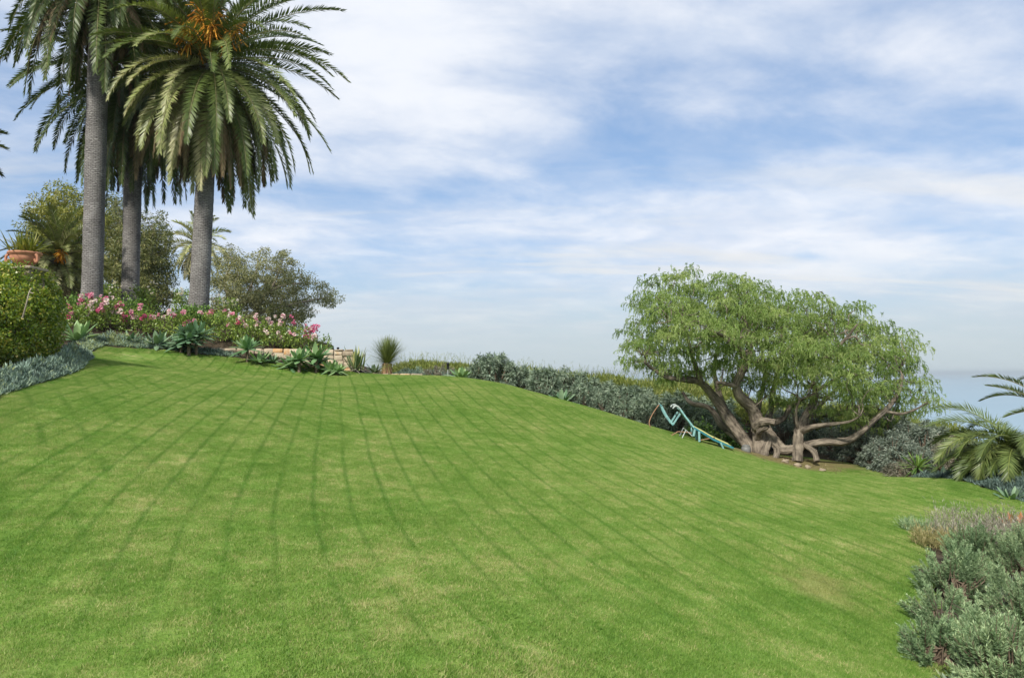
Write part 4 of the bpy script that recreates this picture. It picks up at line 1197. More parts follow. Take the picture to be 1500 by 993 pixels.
# ------------------------------------------------------------------ agaves and their kin
GA = "agaves along the stone walls"
def agave(u, d, L, label, n=26, zoff=0.0, mat=None, stem=0.0, group=GA, Wd=None, e1=-5, tint=(0.25, 0.85), heads=1, name="agave", v=None):
    L *= 1.3
    g = on_ground(u, d)
    if v is not None: g = np.array([g[0], g[1], P(u, v, d)[2]])
    root = thing(name, label, "agave" if name == "agave" else "plant", g, group); ml = MB(); st = []
    for k in range(heads):
        off = np.zeros(3) if k == 0 else np.array([rng.uniform(-1, 1) * L * 0.8, rng.uniform(-0.5, 0.5) * L, -rng.uniform(0, 0.4) * L + stem * 0])
        c = g + [0, 0, stem + zoff + 0.05] + off
        rosette(ml, c, n, L * (1 if k == 0 else 0.8), Wd or L * 0.23, 84, e1, 0.28, tint)
        mt = MB(); tube(mt, [[c[0], c[1], min(g[2], c[2]) - 0.25], (c + [0, 0, 0.02])], [0.06, 0.05], 8); st.append(mt)
    ml.build("leaves", mat or M_AGAVE, root)
    for mt in st: mt.build("stem", M_TWIG, root)
    return root


agave(113, 24.6, 0.72, "pale yellowish agave against the hedge corner", 18, tint=(0.5, 1.0), e1=20)
agave(187, 25.9, 0.55, "dark blue-green agave left of a matching one in front of the roses", 24, mat=M_AGAVE_B, v=508)
agave(229, 26.2, 0.58, "blue-green agave with wide leaves just left of the tallest one", 26, mat=M_AGAVE_B, v=508, tint=(0.35, 0.95))
agave(287, 26.2, 0.60, "tallest agave, many-headed and dark green, hiding the wall's left part", 30, stem=0.62, heads=5, mat=M_AGAVE_B, v=521)
agave(362, 26.4, 0.55, "upright agave on a bare stem in front of the orange wall stone", 24, stem=0.42, v=532, e1=0)
agave(380, 26.5, 0.48, "small agave low at the wall foot beside the stemmed one", 20, v=533, e1=10, heads=2)
agave(425, 26.6, 0.52, "agave with long side leaves spreading in front of the wall's middle", 24, v=539, e1=0)
agave(463, 26.7, 0.60, "bushy agave where the stone wall steps back", 26, stem=0.3, v=539, heads=3)
agave(484, 26.8, 0.45, "light green agave at the right foot of the long wall", 22, v=545, heads=2, tint=(0.45, 1.0))
agave(398, 26.9, 0.40, "smallest agave, half hidden against the wall", 18, v=534, mat=M_AGAVE_B)
agave(549, 28.3, 0.42, "dark agave tucked left of the grass tree trunk", 20, v=548, mat=M_AGAVE_B)
agave(676, 26.9, 0.50, "bright pale agave alone at the lawn's crest, left of the grey shrubs", 30, v=557, tint=(0.5, 1.0), group=None)
agave(822, 25.8, 0.58, "open blue-green agave in front of the grey-green shrubs on the slope", 22, v=594, mat=M_AGAVE_B, e1=-10, group=None)
agave(1341, 18.6, 0.40, "bright green leafy rosette with brown lower leaves beside the right palm", 46, v=704, mat=M_BUSH, stem=0.28, Wd=0.05, group=None, e1=-30, tint=(0.3, 0.9), name="leafy_rosette")
agave(1378, 17.6, 0.48, "blue-green agave at the lawn edge left of the right palm", 28, v=714, mat=M_AGAVE_B, group=None)
agave(1476, 14.4, 0.30, "small blue-green agave at the right edge below the palm", 24, v=738, mat=M_AGAVE_B, group=None)
agave(1497, 16.0, 0.45, "yellowish agave cut by the right edge beneath the palm fronds", 20, v=700, tint=(0.6, 1.0), group=None)

# striped upright plant
g = on_ground(522, 27.6); g[2] = P(522, 546, 27.6)[2]
root = thing("striped_yucca", "upright sword-leaved plant with yellowish stripes left of the grass tree", "plant", g)
mb = MB(); n = 46; az = rng.uniform(0, 2 * np.pi, n); el = np.radians(rng.uniform(48, 88, n))
d = np.stack([np.cos(el) * np.cos(az), np.cos(el) * np.sin(az), np.sin(el)], -1)
straps(mb, g + np.c_[rng.normal(0, 0.07, (n, 2)), np.full(n, 0.08)], d, np.stack([-np.sin(az), np.cos(az), 0 * az], -1), rng.uniform(0.6, 1.08, n), rng.uniform(0.06, 0.09, n), rng.uniform(0.1, 1.0, n), 0.06, 5, (0.7, 1, 0.9, 0.6, 0.0), 0.3)
mb.build("leaves", M_YUCCA, root)
mb = MB(); n = 26; az = rng.uniform(0, 2 * np.pi, n); el = np.radians(rng.uniform(-10, 40, n))
d = np.stack([np.cos(el) * np.cos(az), np.cos(el) * np.sin(az), np.sin(el)], -1)
straps(mb, g + np.c_[rng.normal(0, 0.05, (n, 2)), np.full(n, 0.12)], d, np.stack([-np.sin(az), np.cos(az), 0 * az], -1), 0.5, 0.05, rng.uniform(0.2, 0.8, n), 0.4, 4)
mb.build("dry_leaves", M_DRY, root)

# grass tree
g = on_ground(567, 28.2); g[2] = P(567, 549, 28.2)[2]
root = thing("grass_tree", "spiky ball of thin leaves on a stubby brown trunk above the low wall", "grass tree", g)
mb = MB(); tube(mb, [g - [0, 0, .2], g + [0, 0, 0.15], g + [0, 0, 0.42]], [0.21, 0.20, 0.17], 14, bump=0.05); mb.build("trunk", M_RUSTY, root, smooth=True)
mb = MB(); n = 900
el = np.radians(np.clip(rng.normal(38, 32, n), -25, 90)); az = rng.uniform(0, 2 * np.pi, n)
d = np.stack([np.cos(el) * np.cos(az), np.cos(el) * np.sin(az), np.sin(el)], -1)
c = g + [0, 0, 0.42]
straps(mb, c + d * 0.05, d, np.stack([-np.sin(az), np.cos(az), 0 * az], -1), rng.uniform(0.75, 1.08, n), rng.uniform(0.010, 0.018, n), np.clip(rng.uniform(0.1, 0.7, n) + np.where(el < 0.2, 0.35, 0), 0, 1), 0.08 + 0.12 * (el < 0.6), 4, (1, 0.9, 0.7, 0.5, 0.3), 0.1)
m = 160; az = rng.normal(1.2, 0.9, m); el = np.radians(rng.uniform(52, 82, m))
d = np.stack([np.cos(el) * np.cos(az), np.cos(el) * np.sin(az), np.sin(el)], -1)
straps(mb, c + d * 0.05, d, np.stack([-np.sin(az), np.cos(az), 0 * az], -1), rng.uniform(0.85, 1.1, m), 0.02, rng.uniform(0.2, 0.6, m), 0.04, 4, (1, 0.9, 0.7, 0.5, 0.3), 0.1)
mb.build("leaves", M_SPIKY, root)

# path lights
for u, v, d, h, lab in [(656, 556, 27.4, 0.62, "small black path light on a pale stake left of the pale agave"), (495, 524, 28.6, 0.40, "black path light peeping over the right end of the long stone wall")]:
    g = P(u, v, d); root = thing("path_light", lab, "path light", g)
    mb = MB(); tube(mb, [g - [0, 0, .4], g + [0, 0, h * 0.62]], 0.016, 6); mb.build("stake", M_PALE, root)
    mb = MB(); lathe(mb, g + [0, 0, h * 0.6], [(0, 0), (0.04, 0.0), (0.045, 0.02), (0.045, h * 0.30), (0.055, h * 0.31), (0.055, h * 0.35), (0.0, h * 0.40)], 12); mb.build("lamp_head", M_BLACK, root)

# ------------------------------------------------------------------ chalk-blue ground cover
def ground_cover(name, label, poly, n, hmax, L, mat, tint=(0.15, 0.85), taper=0.5, green=0.0):
    poly = np.asarray(poly)[:, :2]; lo, hi = poly.min(0), poly.max(0); mb = MB(); tot = 0
    nc = int((hi - lo).prod() / 0.05) + 40
    cc = rng.uniform(lo, hi, (nc, 2)); ch = rng.uniform(0.45, 1.15, nc); ct = rng.normal(0, 0.16, nc)
    ct = ct + green * np.clip(np.sin(cc[:, 0] * 0.9 + 1) + np.sin(cc[:, 1] * 1.1), 0, 1.4) * 0.5
    while tot < n:
        k = n // 2
        i = rng.integers(0, nc, k); o = rng.normal(0, 0.13, (k, 2)); q_ = cc[i] + o
        ok = inside(poly, q_[:, 0], q_[:, 1]); i, o, q_ = i[ok], o[ok], q_[ok]; k = len(i)
        e = edge_dist(poly, q_[:, 0], q_[:, 1])
        hm = hmax * np.clip(e / taper, 0.15, 1) * ch[i] * np.exp(-(o ** 2).sum(1) / 0.06)
        z = H(q_[:, 0], q_[:, 1]) + hm * rng.uniform(0.3, 1.0, k)
        d = norm(np.c_[o * 3.0 + rng.normal(0, 0.35, (k, 2)), np.full(k, 0.8)])
        leaves(mb, np.c_[q_, z], d, rdirs(k), L * rng.uniform(0.7, 1.3, k), L * 0.24 * rng.uniform(0.8, 1.3, k), np.clip(rng.uniform(*tint, k) + ct[i], 0, 1))
        tot += k
    o = mb.build(name, mat); return tag(o, label, "ground cover", kind="stuff")


left_bed = [tuple(P(u, 600, d)[:2]) for u, d in [(-70, 10.4), (0, 13.0), (60, 15.2), (120, 18.2), (133, 20.3), (129, 22.4), (112, 23.0), (95, 21.0), (60, 17.6), (0, 15.3), (-80, 12.5)]]
ground_cover("chalkstick_cover", "blue-green succulent ground cover between hedge and lawn at left", left_bed, 34000, 0.42, 0.11, M_SENECIO, (0.05, 0.75), 0.4, 1.1)
strip = [tuple(P(u, 600, d)[:2]) for u, d in [(128, 23.2), (150, 24.9), (240, 26.1), (320, 26.5), (352, 26.7), (340, 26.95), (240, 26.6), (150, 26.0), (108, 24.6)]]
ground_cover("chalkstick_cover", "blue-green succulent strip along the lawn's far edge below the roses", strip, 16000, 0.34, 0.10, M_SENECIO, (0.1, 0.75), 0.35, 0.5)
strip2 = [tuple(P(u, 600, d)[:2]) for u, d in [(1330, 18.2), (1400, 16.2), (1455, 14.9), (1520, 13.6), (1600, 13.4), (1560, 15.0), (1470, 16.0), (1400, 17.3), (1350, 18.8)]]
ground_cover("chalkstick_cover", "grey-green ground cover along the lawn's right edge under the low palm", strip2, 14000, 0.30, 0.09, leaf_mat("grey_cover_leaf", [(0, (0.035, 0.06, 0.05)), (0.5, (0.085, 0.13, 0.11)), (1, (0.17, 0.23, 0.19))], 0.1, 0.6, 0.2))
M_LOW = leaf_mat("low_cover_leaf", [(0, (0.05, 0.075, 0.045)), (0.5, (0.12, 0.165, 0.10)), (1, (0.24, 0.27, 0.17))], 0.12, 0.6, 0.2)
ground_cover("low_cover", "low grey-green cover filling the near right bed around the needle-leaved shrubs", [(2.95, 3.2), (3.35, 5.0), (4.3, 7.0), (5.6, 9.4), (7.0, 11.4), (14, 11.6), (14, 3.2)], 30000, 0.22, 0.08, M_LOW, (0.05, 0.8), 0.5)
ground_cover("low_cover", "low grey-green cover in the right bed behind the low palm", [(10.2, 15.2), (13.5, 14.2), (20, 14.5), (20, 24), (12.5, 23)], 30000, 0.35, 0.11, M_LOW, (0.05, 0.8), 0.5)
strip3 = [tuple(P(u, 600, d)[:2]) for u, d in [(575, 27.9), (612, 28.0), (650, 27.6), (690, 27.4), (690, 28.4), (640, 29.0), (575, 29.0)]]
ground_cover("chalkstick_cover", "pale blue-green cover around the low wall's right end", strip3, 7000, 0.42, 0.10, M_SENECIO, (0.1, 0.7))

# ------------------------------------------------------------------ grey-green shrubs on the slope
def spiky_shrub(name, c, w, h, mat, heads=26, nl=60, L=0.17, Wd=0.026, label="", group=None, cat="shrub", tint=(0.05, 0.9), extra_stem=True):
    """mounded shrub of leafy heads, each a burst of narrow leaves"""
    root = thing(name, label, cat, c, group); mb = MB(); ms = MB(); c = np.asarray(c, float)
    for k in range(heads):
        f = (k + 0.5) / heads; z = 1 - f * 1.0; a = k * 2.39996 + rng.normal(0, 0.3)
        r = math.sqrt(max(0, 1 - z * z))
        o = np.array([math.cos(a) * r, math.sin(a) * r, z]) * rng.uniform(0.72, 1.05)
        p = c + o * np.array([w / 2, w / 2, h * 0.86]) + [0, 0, 0.08 * h]
        dirs = norm(rdirs(nl) + norm(o) * 0.55 + np.array([0, 0, 0.1])); s = rng.uniform(0.75, 1.2); t0 = rng.uniform(-0.12, 0.12)
        st = rng.uniform(-0.10, 0.12, nl)
        leaves(mb, p + norm(o) * st[:, None] + dirs * 0.015, dirs, rdirs(nl), L * s * rng.uniform(0.7, 1.15, nl), Wd * s, np.clip(rng.uniform(*tint, nl) + t0, 0, 1), droop=0.03, mid=0.4)
        if extra_stem:
            tube(ms, catmull([c - [0, 0, .12], c + (p - c) * 0.5 + rng.normal(0, .05, 3) - [0, 0, .05], p], 3), np.linspace(0.022, 0.008, 7), 5, cap=False)
    mb.build("foliage", mat, root)
    if extra_stem: ms.build("stems", M_TWIG, root)
    return root


GE = "grey-green shrubs on the bank beyond the lawn"
ec = [spiky_shrub("grey_shrub", on_ground(700 + 20 * k, 27.6), 1.05, 0.85, M_ECHIUM, 46, 84, 0.125, 0.021, "x", GE) for k in range(3)]
epos = [(706, 27.8, 0.80, "dark shrub beside the pale agave, first of the grey row"), (728, 27.4, 0.95, "grey-green shrub with a high dark head, second from the pale agave"),
        (752, 27.5, 0.85, "pale-headed shrub, third along the bank from the pale agave"), (776, 27.6, 0.80, "low dusky shrub in the dip left of the tall rounded pair"),
        (800, 26.9, 0.95, "shrub directly behind the left leaves of the open blue-green agave"), (824, 27.1, 1.15, "tall rounded shrub standing behind the open blue-green agave"),
        (848, 27.3, 1.15, "second tall rounded shrub, right of the open blue-green agave"), (850, 26.2, 0.75, "low shrub at the grass edge right of the open blue-green agave"),
        (876, 27.0, 0.95, "grey-green shrub midway between the agave and the lounger"), (884, 25.9, 0.70, "small shrub at the grass edge midway to the lounger"),
        (904, 26.8, 1.15, "broad shrub with a pointed dark top left of the feathery tree"), (918, 25.5, 0.80, "low green-grey shrub on the grass edge before the broad one"),
        (934, 26.6, 1.10, "shrub under the lowest left foliage of the feathery tree"), (948, 25.6, 0.85, "dark shrub just left of the lounger's raised end"),
        (970, 26.2, 1.20, "large shrub right behind the lounger's raised end"), (1000, 26.0, 1.15, "shrub behind the lounger's backrest"),
        (1030, 25.9, 1.05, "shrub between the lounger and the leaning tree limb"),
        (868, 28.6, 1.0, "rear shrub showing over the second tall rounded one, against the yellow-green scrub"),
        (898, 28.5, 1.0, "rear shrub peeping over the broad one with the pointed top"),
        (926, 28.3, 1.05, "rear shrub just left below the feathery tree's lowest left foliage"),
        (954, 28.1, 1.1, "rear shrub above the lounger's raised end, against the scrub"),
        (985, 27.9, 1.1, "rear shrub above the lounger's backrest, under the tree's left limb"),
        (1018, 27.7, 1.05, "rear shrub behind the lounger's seat, under the tree's left limb"),
        (1052, 27.5, 1.05, "rear shrub seen between the two left limbs of the feathery tree")]
for i, (u, d, s, lab) in enumerate(epos):
    g = on_ground(u, d); g[2] -= 0.05
    if i < 3:
        s *= 1.5; o = ec[i]; o.location = tuple(g); o['label'] = lab; o.scale = (s, s, s); o.rotation_euler = (0, 0, rng.uniform(0, 6))
    else:
        dup(ec[i % 3], g, lab, rng.uniform(0, 6.28), s * 1.5)
leafy_bush("green_bush", "bright green bush behind the lounger's seat", on_ground(1022, 24.9), 1.0, 0.75, M_BUSH, 50)
leafy_bush("green_bush", "dark green bush behind the tree's leaning left limb", on_ground(1062, 25.6), 1.3, 0.95, M_BUSH, 60)
GS = "silvery shrubs behind and right of the feathery tree"
sv = [spiky_shrub("silver_shrub", on_ground(1240 + 20 * k, 24.0), 1.1, 0.95, M_SILVER, 44, 80, 0.115, 0.021, "x", GS) for k in range(2)]
spos = [(1152, 25.6, 1.25, "blue-grey shrub seen through the gap between the tree's two stems"), (1222, 24.6, 0.85, "silvery shrub below the tree's low right limb"),
        (1250, 23.6, 0.95, "silvery shrub right of the tree stems with a paler top"), (1280, 23.4, 1.15, "big silvery shrub under the far tip of the low limb"),
        (1310, 22.2, 1.20, "tallest silvery shrub, left of the yellow-green bush"), (1288, 20.9, 0.75, "small silvery shrub at the grass edge below the low limb"),
        (1318, 20.0, 0.85, "silvery shrub at the grass edge behind the green leafy rosette"), (1345, 21.0, 1.05, "silvery shrub just above the green leafy rosette"),
        (1190, 26.0, 1.15, "silvery shrub hidden behind the tree's second stem"),
        (1266, 22.0, 0.90, "silvery shrub in front of the big one under the low limb"), (1362, 20.2, 1.0, "silvery shrub up the bank between the leafy rosette and the brown twiggy shrub"),
        (1334, 19.4, 0.70, "low silvery shrub left of the green leafy rosette, at the soil edge")]
for i, (u, d, s, lab) in enumerate(spos):
    g = on_ground(u, d); g[2] -= 0.05
    if i < 2:
        s *= 1.3; o = sv[i]; o.location = tuple(g); o['label'] = lab; o.scale = (s, s, s)
    else:
        dup(sv[i % 2], g, lab, rng.uniform(0, 6.28), s * 1.3)
spiky_shrub("dry_shrub", on_ground(1386, 19.6), 1.0, 0.95, M_DRY, 22, 50, 0.16, 0.014, "brown half-dead twiggy shrub between silver shrubs and the right palm", None, tint=(0.1, 0.9))
spiky_shrub("dry_shrub", on_ground(643, 28.0), 1.3, 0.42, M_DRY, 24, 60, 0.13, 0.016, "low greyish-brown shrub between the low wall's end and the pale agave", None, tint=(0.0, 0.5))
spiky_shrub("dry_shrub", on_ground(1322, 18.8), 0.8, 0.35, M_DRY, 18, 50, 0.14, 0.014, "low brown dried shrub at the foot of the green leafy rosette", None, tint=(0.0, 0.7))

# yellow-green scrub on the bank
def broom_mass():
    mb = MB()
    def mound(u, d, topv, w, n):
        g = on_ground(u, d); top = P(u, topv, d)[2]; h = max(0.4, top - g[2])
        a = rng.uniform(0, 2 * np.pi, n); r = np.sqrt(rng.uniform(0, 1, n)) * w / 2
        z = h * np.sqrt(np.clip(1 - (r / (w / 2)) ** 2, 0.05, 1)) * rng.uniform(0.45, 1.0, n)
        p = g + np.c_[r * np.cos(a), r * np.sin(a), z]
        dd = norm(np.c_[rng.normal(0, 0.4, (n, 2)), np.full(n, 1.0)])
        leaves(mb, p, dd, rdirs(n), rng.uniform(0.10, 0.24, n), rng.uniform(0.02, 0.04, n), rng.uniform(0.05, 0.95, n))
        k = 20                                               # loose flowering twigs standing above the mass
        a = rng.uniform(0, 2 * np.pi, k); r = rng.uniform(0, 0.4, k) * w
        p = g + np.c_[r * np.cos(a), r * np.sin(a), np.full(k, h * 0.85)]
        for j in range(k):
            dv = norm(np.array([rng.normal(0, .3), rng.normal(0, .3), 1.0])); l = rng.uniform(0.2, 0.55); m = 9
            q_ = p[j] + dv * np.linspace(0, l, m)[:, None]
            leaves(mb, q_, norm(rdirs(m) * 0.6 + dv), rdirs(m), 0.09, 0.015, rng.uniform(0.2, 0.9, m))
    for u in range(604, 1080, 17):
        topv = np.interp(u, [600, 640, 700, 800, 870, 920, 1000, 1080], [531, 534, 538, 545, 548, 556, 560, 566]) + rng.normal(0, 2.0)
        mound(u, 30.2 + rng.uniform(-0.7, 0.9), topv, 1.9, 2200)
    for u in range(1090, 1320, 22):
        mound(u, 28.2 + rng.uniform(-0.6, 0.6), 585 + (u - 1090) * 0.06 + rng.normal(0, 3), 2.0, 2000)
    return tag(mb.build("scrub", M_BROOM), "yellow-green wiry scrub growing along the bank behind the grey shrubs", "scrub", kind="stuff")


broom_mass()
def broom(label, u, d, w, topv, n):
    g = on_ground(u, d); h = P(u, topv, d)[2] - g[2]; mb = MB()
    o = rdirs(n); o[:, 2] = np.abs(o[:, 2]); k = rng.uniform(0.55, 1, n)[:, None]
    p = g + o * k * np.array([w / 2, w / 2, h * 0.95])
    leaves(mb, p, norm(o * 0.5 + np.array([0, 0, 1.0]) + rng.normal(0, 0.35, (n, 3))), rdirs(n), rng.uniform(0.10, 0.22, n), rng.uniform(0.014, 0.03, n), rng.uniform(0.05, 0.95, n))
    return tag(mb.build("broom_shrub", M_BROOM), label, "shrub")
broom("large yellow-green bush at the top of the bank between tree and right palm", 1370, 24.5, 2.3, 618, 5200)
broom("yellow-green bush glimpsed behind the far tip of the tree's low limb", 1330, 25.5, 1.8, 615, 3600)
broom("golden bush behind the tree's second stem", 1205, 26.6, 1.5, 598, 2600)

# ------------------------------------------------------------------ low palm at the right edge
c = on_ground(1492, 16.2); top = P(1496, 670, 16.2)
root = thing("low_palm", "low green palm with arching fronds at the right edge of the lawn", "palm tree", c)
mb = MB(); tube(mb, [c - [0, 0, .3], c + [0, 0, 0.2], top - [0, 0, 0.1]], [0.34, 0.36, 0.30], 16, bump=0.06); mb.build("trunk", M_TWIG, root, smooth=True)
mr, ml = MB(), MB()
spec = [(178, 46, 2.1, 118, 0.62), (186, 34, 1.8, 112, 0.58), (205, 40, 1.9, 125, 0.66), (228, 38, 1.75, 120, 0.55), (172, 52, 2.2, 80, 0.40), (165, 28, 1.8, 80, 0.38), (192, 14, 1.5, 60, 0.35),
        (150, 45, 2.0, 90, 0.4), (140, 64, 2.2, 80, 0.45), (212, 18, 1.5, 75, 0.32), (250, 40, 1.7, 120, 0.6), (270, 30, 1.6, 100, 0.5), (290, 45, 1.9, 100, 0.5), (235, 8, 1.3, 60, 0.3),
        (178, 5, 1.4, 50, 0.22), (198, -8, 1.3, 40, 0.2), (155, 8, 1.5, 50, 0.25), (120, 40, 1.9, 85, 0.4), (90, 50, 2, 85, 0.4), (60, 45, 2, 90, 0.4), (30, 40, 2, 90, 0.45), (0, 48, 2.1, 95, 0.45), (330, 42, 2, 95, 0.5), (310, 15, 1.6, 70, 0.3), (255, -5, 1.2, 50, 0.25), (220, -15, 1.2, 40, 0.22), (184, 58, 2.1, 130, 0.5), (210, 55, 1.9, 125, 0.45), (240, 60, 1.8, 120, 0.5), (175, 20, 1.9, 70, 0.3), (200, 5, 1.6, 60, 0.22), (186, 24, 1.9, 95, 0.4)]
for az, el, L, dr, tt in spec:
    frond(mr, ml, top + rng.normal(0, 0.05, 3), R(az), R(el), L * 0.95, R(dr), 74, 0.38, 0.026, tt * 0.82, rng.normal(0, 0.2), 0.35, rng.normal(0, 0.1), 0.022, 0.1)
cr = ml.build("crown", M_FROND, root); mr.build("frond_stems", leaf_mat("green_stem", [(0, (0.10, 0.14, 0.03)), (1, (0.24, 0.27, 0.07))], 0.1), cr)
c = on_ground(1540, 18.5); top = P(1545, 600, 18.5)
root = thing("feather_palm", "taller palm outside the right edge, two frond tips reaching into view over the sea", "palm tree", c)
mb = MB(); tube(mb, [c - [0, 0, .3], c + [0, 0, 0.4], top], [0.30, 0.28, 0.24], 16, bump=0.05); mb.build("trunk", M_PTRUNK, root, smooth=True)
mr, ml = MB(), MB()
for az, el, L, dr, tt in [(181, 30, 1.75, 26, 0.45), (188, 2, 1.35, 22, 0.42), (150, 50, 1.9, 60, 0.35), (120, 30, 1.8, 60, 0.4), (80, 50, 2, 70, 0.4), (40, 40, 2, 70, 0.4), (0, 45, 2, 70, 0.4), (320, 50, 2, 70, 0.45), (285, 40, 1.7, 80, 0.45), (20, 10, 1.8, 50, 0.4)]:
    frond(mr, ml, top, R(az), R(el), L, R(dr), 60, 0.24, 0.026, tt, 0.1, 0.7, 0.0, 0.02, 0.05)
cr = ml.build("crown", M_FROND, root); mr.build("frond_stems", M_RACHIS, cr)
# shaggy dark stump under the fronds
g = on_ground(1414, 17.0)
mb = MB(); tube(mb, catmull([g - [0, 0, .2], g + [0.02, 0, 0.2], g + [-0.04, 0, 0.5], g + [0.05, 0.1, 0.72]], 4), np.linspace(0.15, 0.09, 13), 10, bump=0.14)
for k in range(60):
    a = rng.uniform(0, 6.28); z = rng.uniform(0.05, 0.7); o = np.array([math.cos(a), math.sin(a), 0])
    leaves(mb, (g + o * 0.12 + [0, 0, z])[None], (o * 0.5 + [0, 0, rng.uniform(-0.6, 0.8)])[None], rdirs(1), 0.16, 0.05, 0.5)
tag(mb.build("tree_stump", bark_mat("dark_bark", (0.02, 0.014, 0.010), (0.10, 0.07, 0.05), 6, 0.3, 0.8)), "short shaggy dark stump under the low palm's hanging frond", "stump")
leafy_bush("green_bush", "dark shaded bush beneath the low palm's fronds", on_ground(1452, 17.0), 1.5, 0.7, M_BUSH, 60, 0.11, 0.03)

# ------------------------------------------------------------------ lounger
def lounger():
    d0 = 20.6; base = P(1018, 648, d0)
    base[2] = Hs(base[0], base[1])
    root = thing("sun_lounger", "teal folding sun lounger with lime seat, tilted down the slope beside the tree", "sun lounger", base)
    hw = 0.27                                   # half the width, along the line of sight
    def bars(pts, w, t, mat, name, both=True):
        for off in ((-hw, hw) if both else (0,)):
            mb = MB()
            pth = [P(u, v, d0) + [0.10 * off, off, 0.03 * off] for u, v in pts]
            for a, b in zip(pth[:-1], pth[1:]):
                L = np.linalg.norm(b - a); x = (b - a) / L; y = norm(np.array([0, 1.0, 0]) - x * x[1]); z = np.cross(x, y)
                box(mb, (a + b) / 2, [L + w * 0.7, t, w], np.stack([x, y, z], 1), bev=0.08)
            mb.build(name, mat, root)
    def panel(pts, mat, name, sag=0.02, wd=0.92):
        mb = MB(); pth = catmull([P(u, v, d0) for u, v in pts], 5); n = len(pth)
        T = norm(np.gradient(pth, axis=0)); Nn = norm(np.cross(T, np.array([0, 1.0, 0])))
        Nn[Nn[:, 2] < 0] *= -1
        rows = []
        for s in np.linspace(-1, 1, 7):
            off = np.array([0.10, 1.0, 0.03]) * hw * wd * s
            rows.append(pth + off - Nn * sag * (1 - s * s))
        top = np.stack(rows, 1); bot = top - Nn[:, None] * 0.018
        idx = np.arange(n * 7).reshape(n, 7)
        qd = np.stack([idx[:-1, :-1], idx[1:, :-1], idx[1:, 1:], idx[:-1, 1:]], -1).reshape(-1, 4)
        mb.add(top.reshape(-1, 3), qd); mb.add(bot.reshape(-1, 3), qd[:, ::-1])
        rim = np.r_[idx[0], idx[1:, -1], idx[-1, -2::-1], idx[-2:0:-1, 0]]
        mb.add(np.vstack([top.reshape(-1, 3)[rim], bot.reshape(-1, 3)[rim]]), [[i, (i + 1) % len(rim), len(rim) + (i + 1) % len(rim), len(rim) + i] for i in range(len(rim))])
        mb.build(name, mat, root)
    bars([(1071, 654), (1043, 642), (1015, 625)], 0.05, 0.03, M_TEAL_D, "seat_rail")
    panel([(1069, 650.5), (1044, 639), (1030, 631), (1016, 623.5)], M_LIME, "seat")
    bars([(1014, 624), (1003, 610), (994, 597)], 0.042, 0.03, M_TEAL, "backrest_frame")
    panel([(1012, 620.5), (1003, 608), (995, 597.5)], M_TEAL, "backrest", 0.03)
    mb = MB()
    for off in (-hw, hw):
        tube(mb, catmull([P(u, v, d0) + [0.1 * off, off, 0.03 * off] for u, v in [(995, 598), (991, 594), (987, 594), (984, 597)]], 5), 0.022, 8)
    tube(mb, [P(987, 594, d0) + [0.1 * o, o, 0.03 * o] for o in (-hw, hw)], 0.022, 8)
    mb.build("headrest_bar", M_PALE, root)
    bars([(994, 605), (984, 620.5)], 0.042, 0.03, M_TEAL, "arm_strut")
    bars([(984, 620.5), (975, 608), (967, 593)], 0.05, 0.03, M_TEAL, "armrest")
    for u, v in [(984, 620.5), (967, 593), (1071, 654), (1015, 625)]:
        mb = MB()
        tube(mb, [P(u, v, d0) + [0.1 * o, o, 0.03 * o] for o in (-hw - .02, hw + .02)], 0.016, 8)
        mb.build("cross_bar", M_TEAL_D, root)
    mb = MB(); tube(mb, catmull([P(u, v, d0 - hw) for u, v in [(966, 592), (960, 600), (954, 610), (951, 619), (953, 626)]], 5), 0.013, 6); mb.build("loose_strap", M_RUSTY, root)
    def leg(pts, mat, r=0.018, off=-hw):
        mb = MB(); tube(mb, [P(u, v, d0) + [0.1 * off, off, 0.03 * off] for u, v in pts], r, 8); mb.build("leg", mat, root)
    for off in (-hw, hw):
        leg([(1016, 627), (1014, 637)], M_TEAL, 0.034, off)
        leg([(1022, 630), (1022.5, 645)], M_TEAL, 0.034, off)
        leg([(1012, 637), (1003, 628), (994.5, 646)], M_PALE, 0.016, off)
        leg([(1053, 646), (1060, 662)], M_TEAL, 0.026, off)
    mb = MB(); tube(mb, [P(u, v, d0 - hw) for u, v in [(1013, 634), (1006, 633), (993, 632), (980, 640)]], 0.012, 6); mb.build("brace", M_RUSTY, root)
    mb = MB(); tube(mb, [P(u, v, d0 - hw) for u, v in [(1024, 645), (1034, 643), (1047, 640.5)]], 0.012, 6); mb.build("brace", M_RUSTY, root)


lounger()

# ------------------------------------------------------------------ stones by the tree
def stone(u, v, d, w, h, label, tint=0.5, cap=False):
    c = P(u, v, d); c[2] = Hs(c[0], c[1]) + h * 0.3
    n = 14; th = np.linspace(0, np.pi, n); ph = np.linspace(0, 2 * np.pi, 18, endpoint=False)
    v_ = np.stack([np.sin(th)[:, None] * np.cos(ph), np.sin(th)[:, None] * np.sin(ph), np.broadcast_to(np.cos(th)[:, None], (n, 18))], -1).reshape(-1, 3)
    k = rng.normal(0, 2.2, (4, 3)); v_ = v_ * (1 + 0.10 * np.sin(v_ @ k.T + 1.0).sum(1))[:, None]
    mb = MB(); i = np.arange(n - 1)[:, None] * 18; j = np.arange(18)[None]; kk = (j + 1) % 18
    mb.add(v_ * [w / 2, w / 2.4, h / 2] + c, np.stack([i + j, i + 18 + j, i + 18 + kk, i + kk], -1).reshape(-1, 4), tint)
    tag(mb.build("stone", M_STONE, smooth=True), label, "stone")


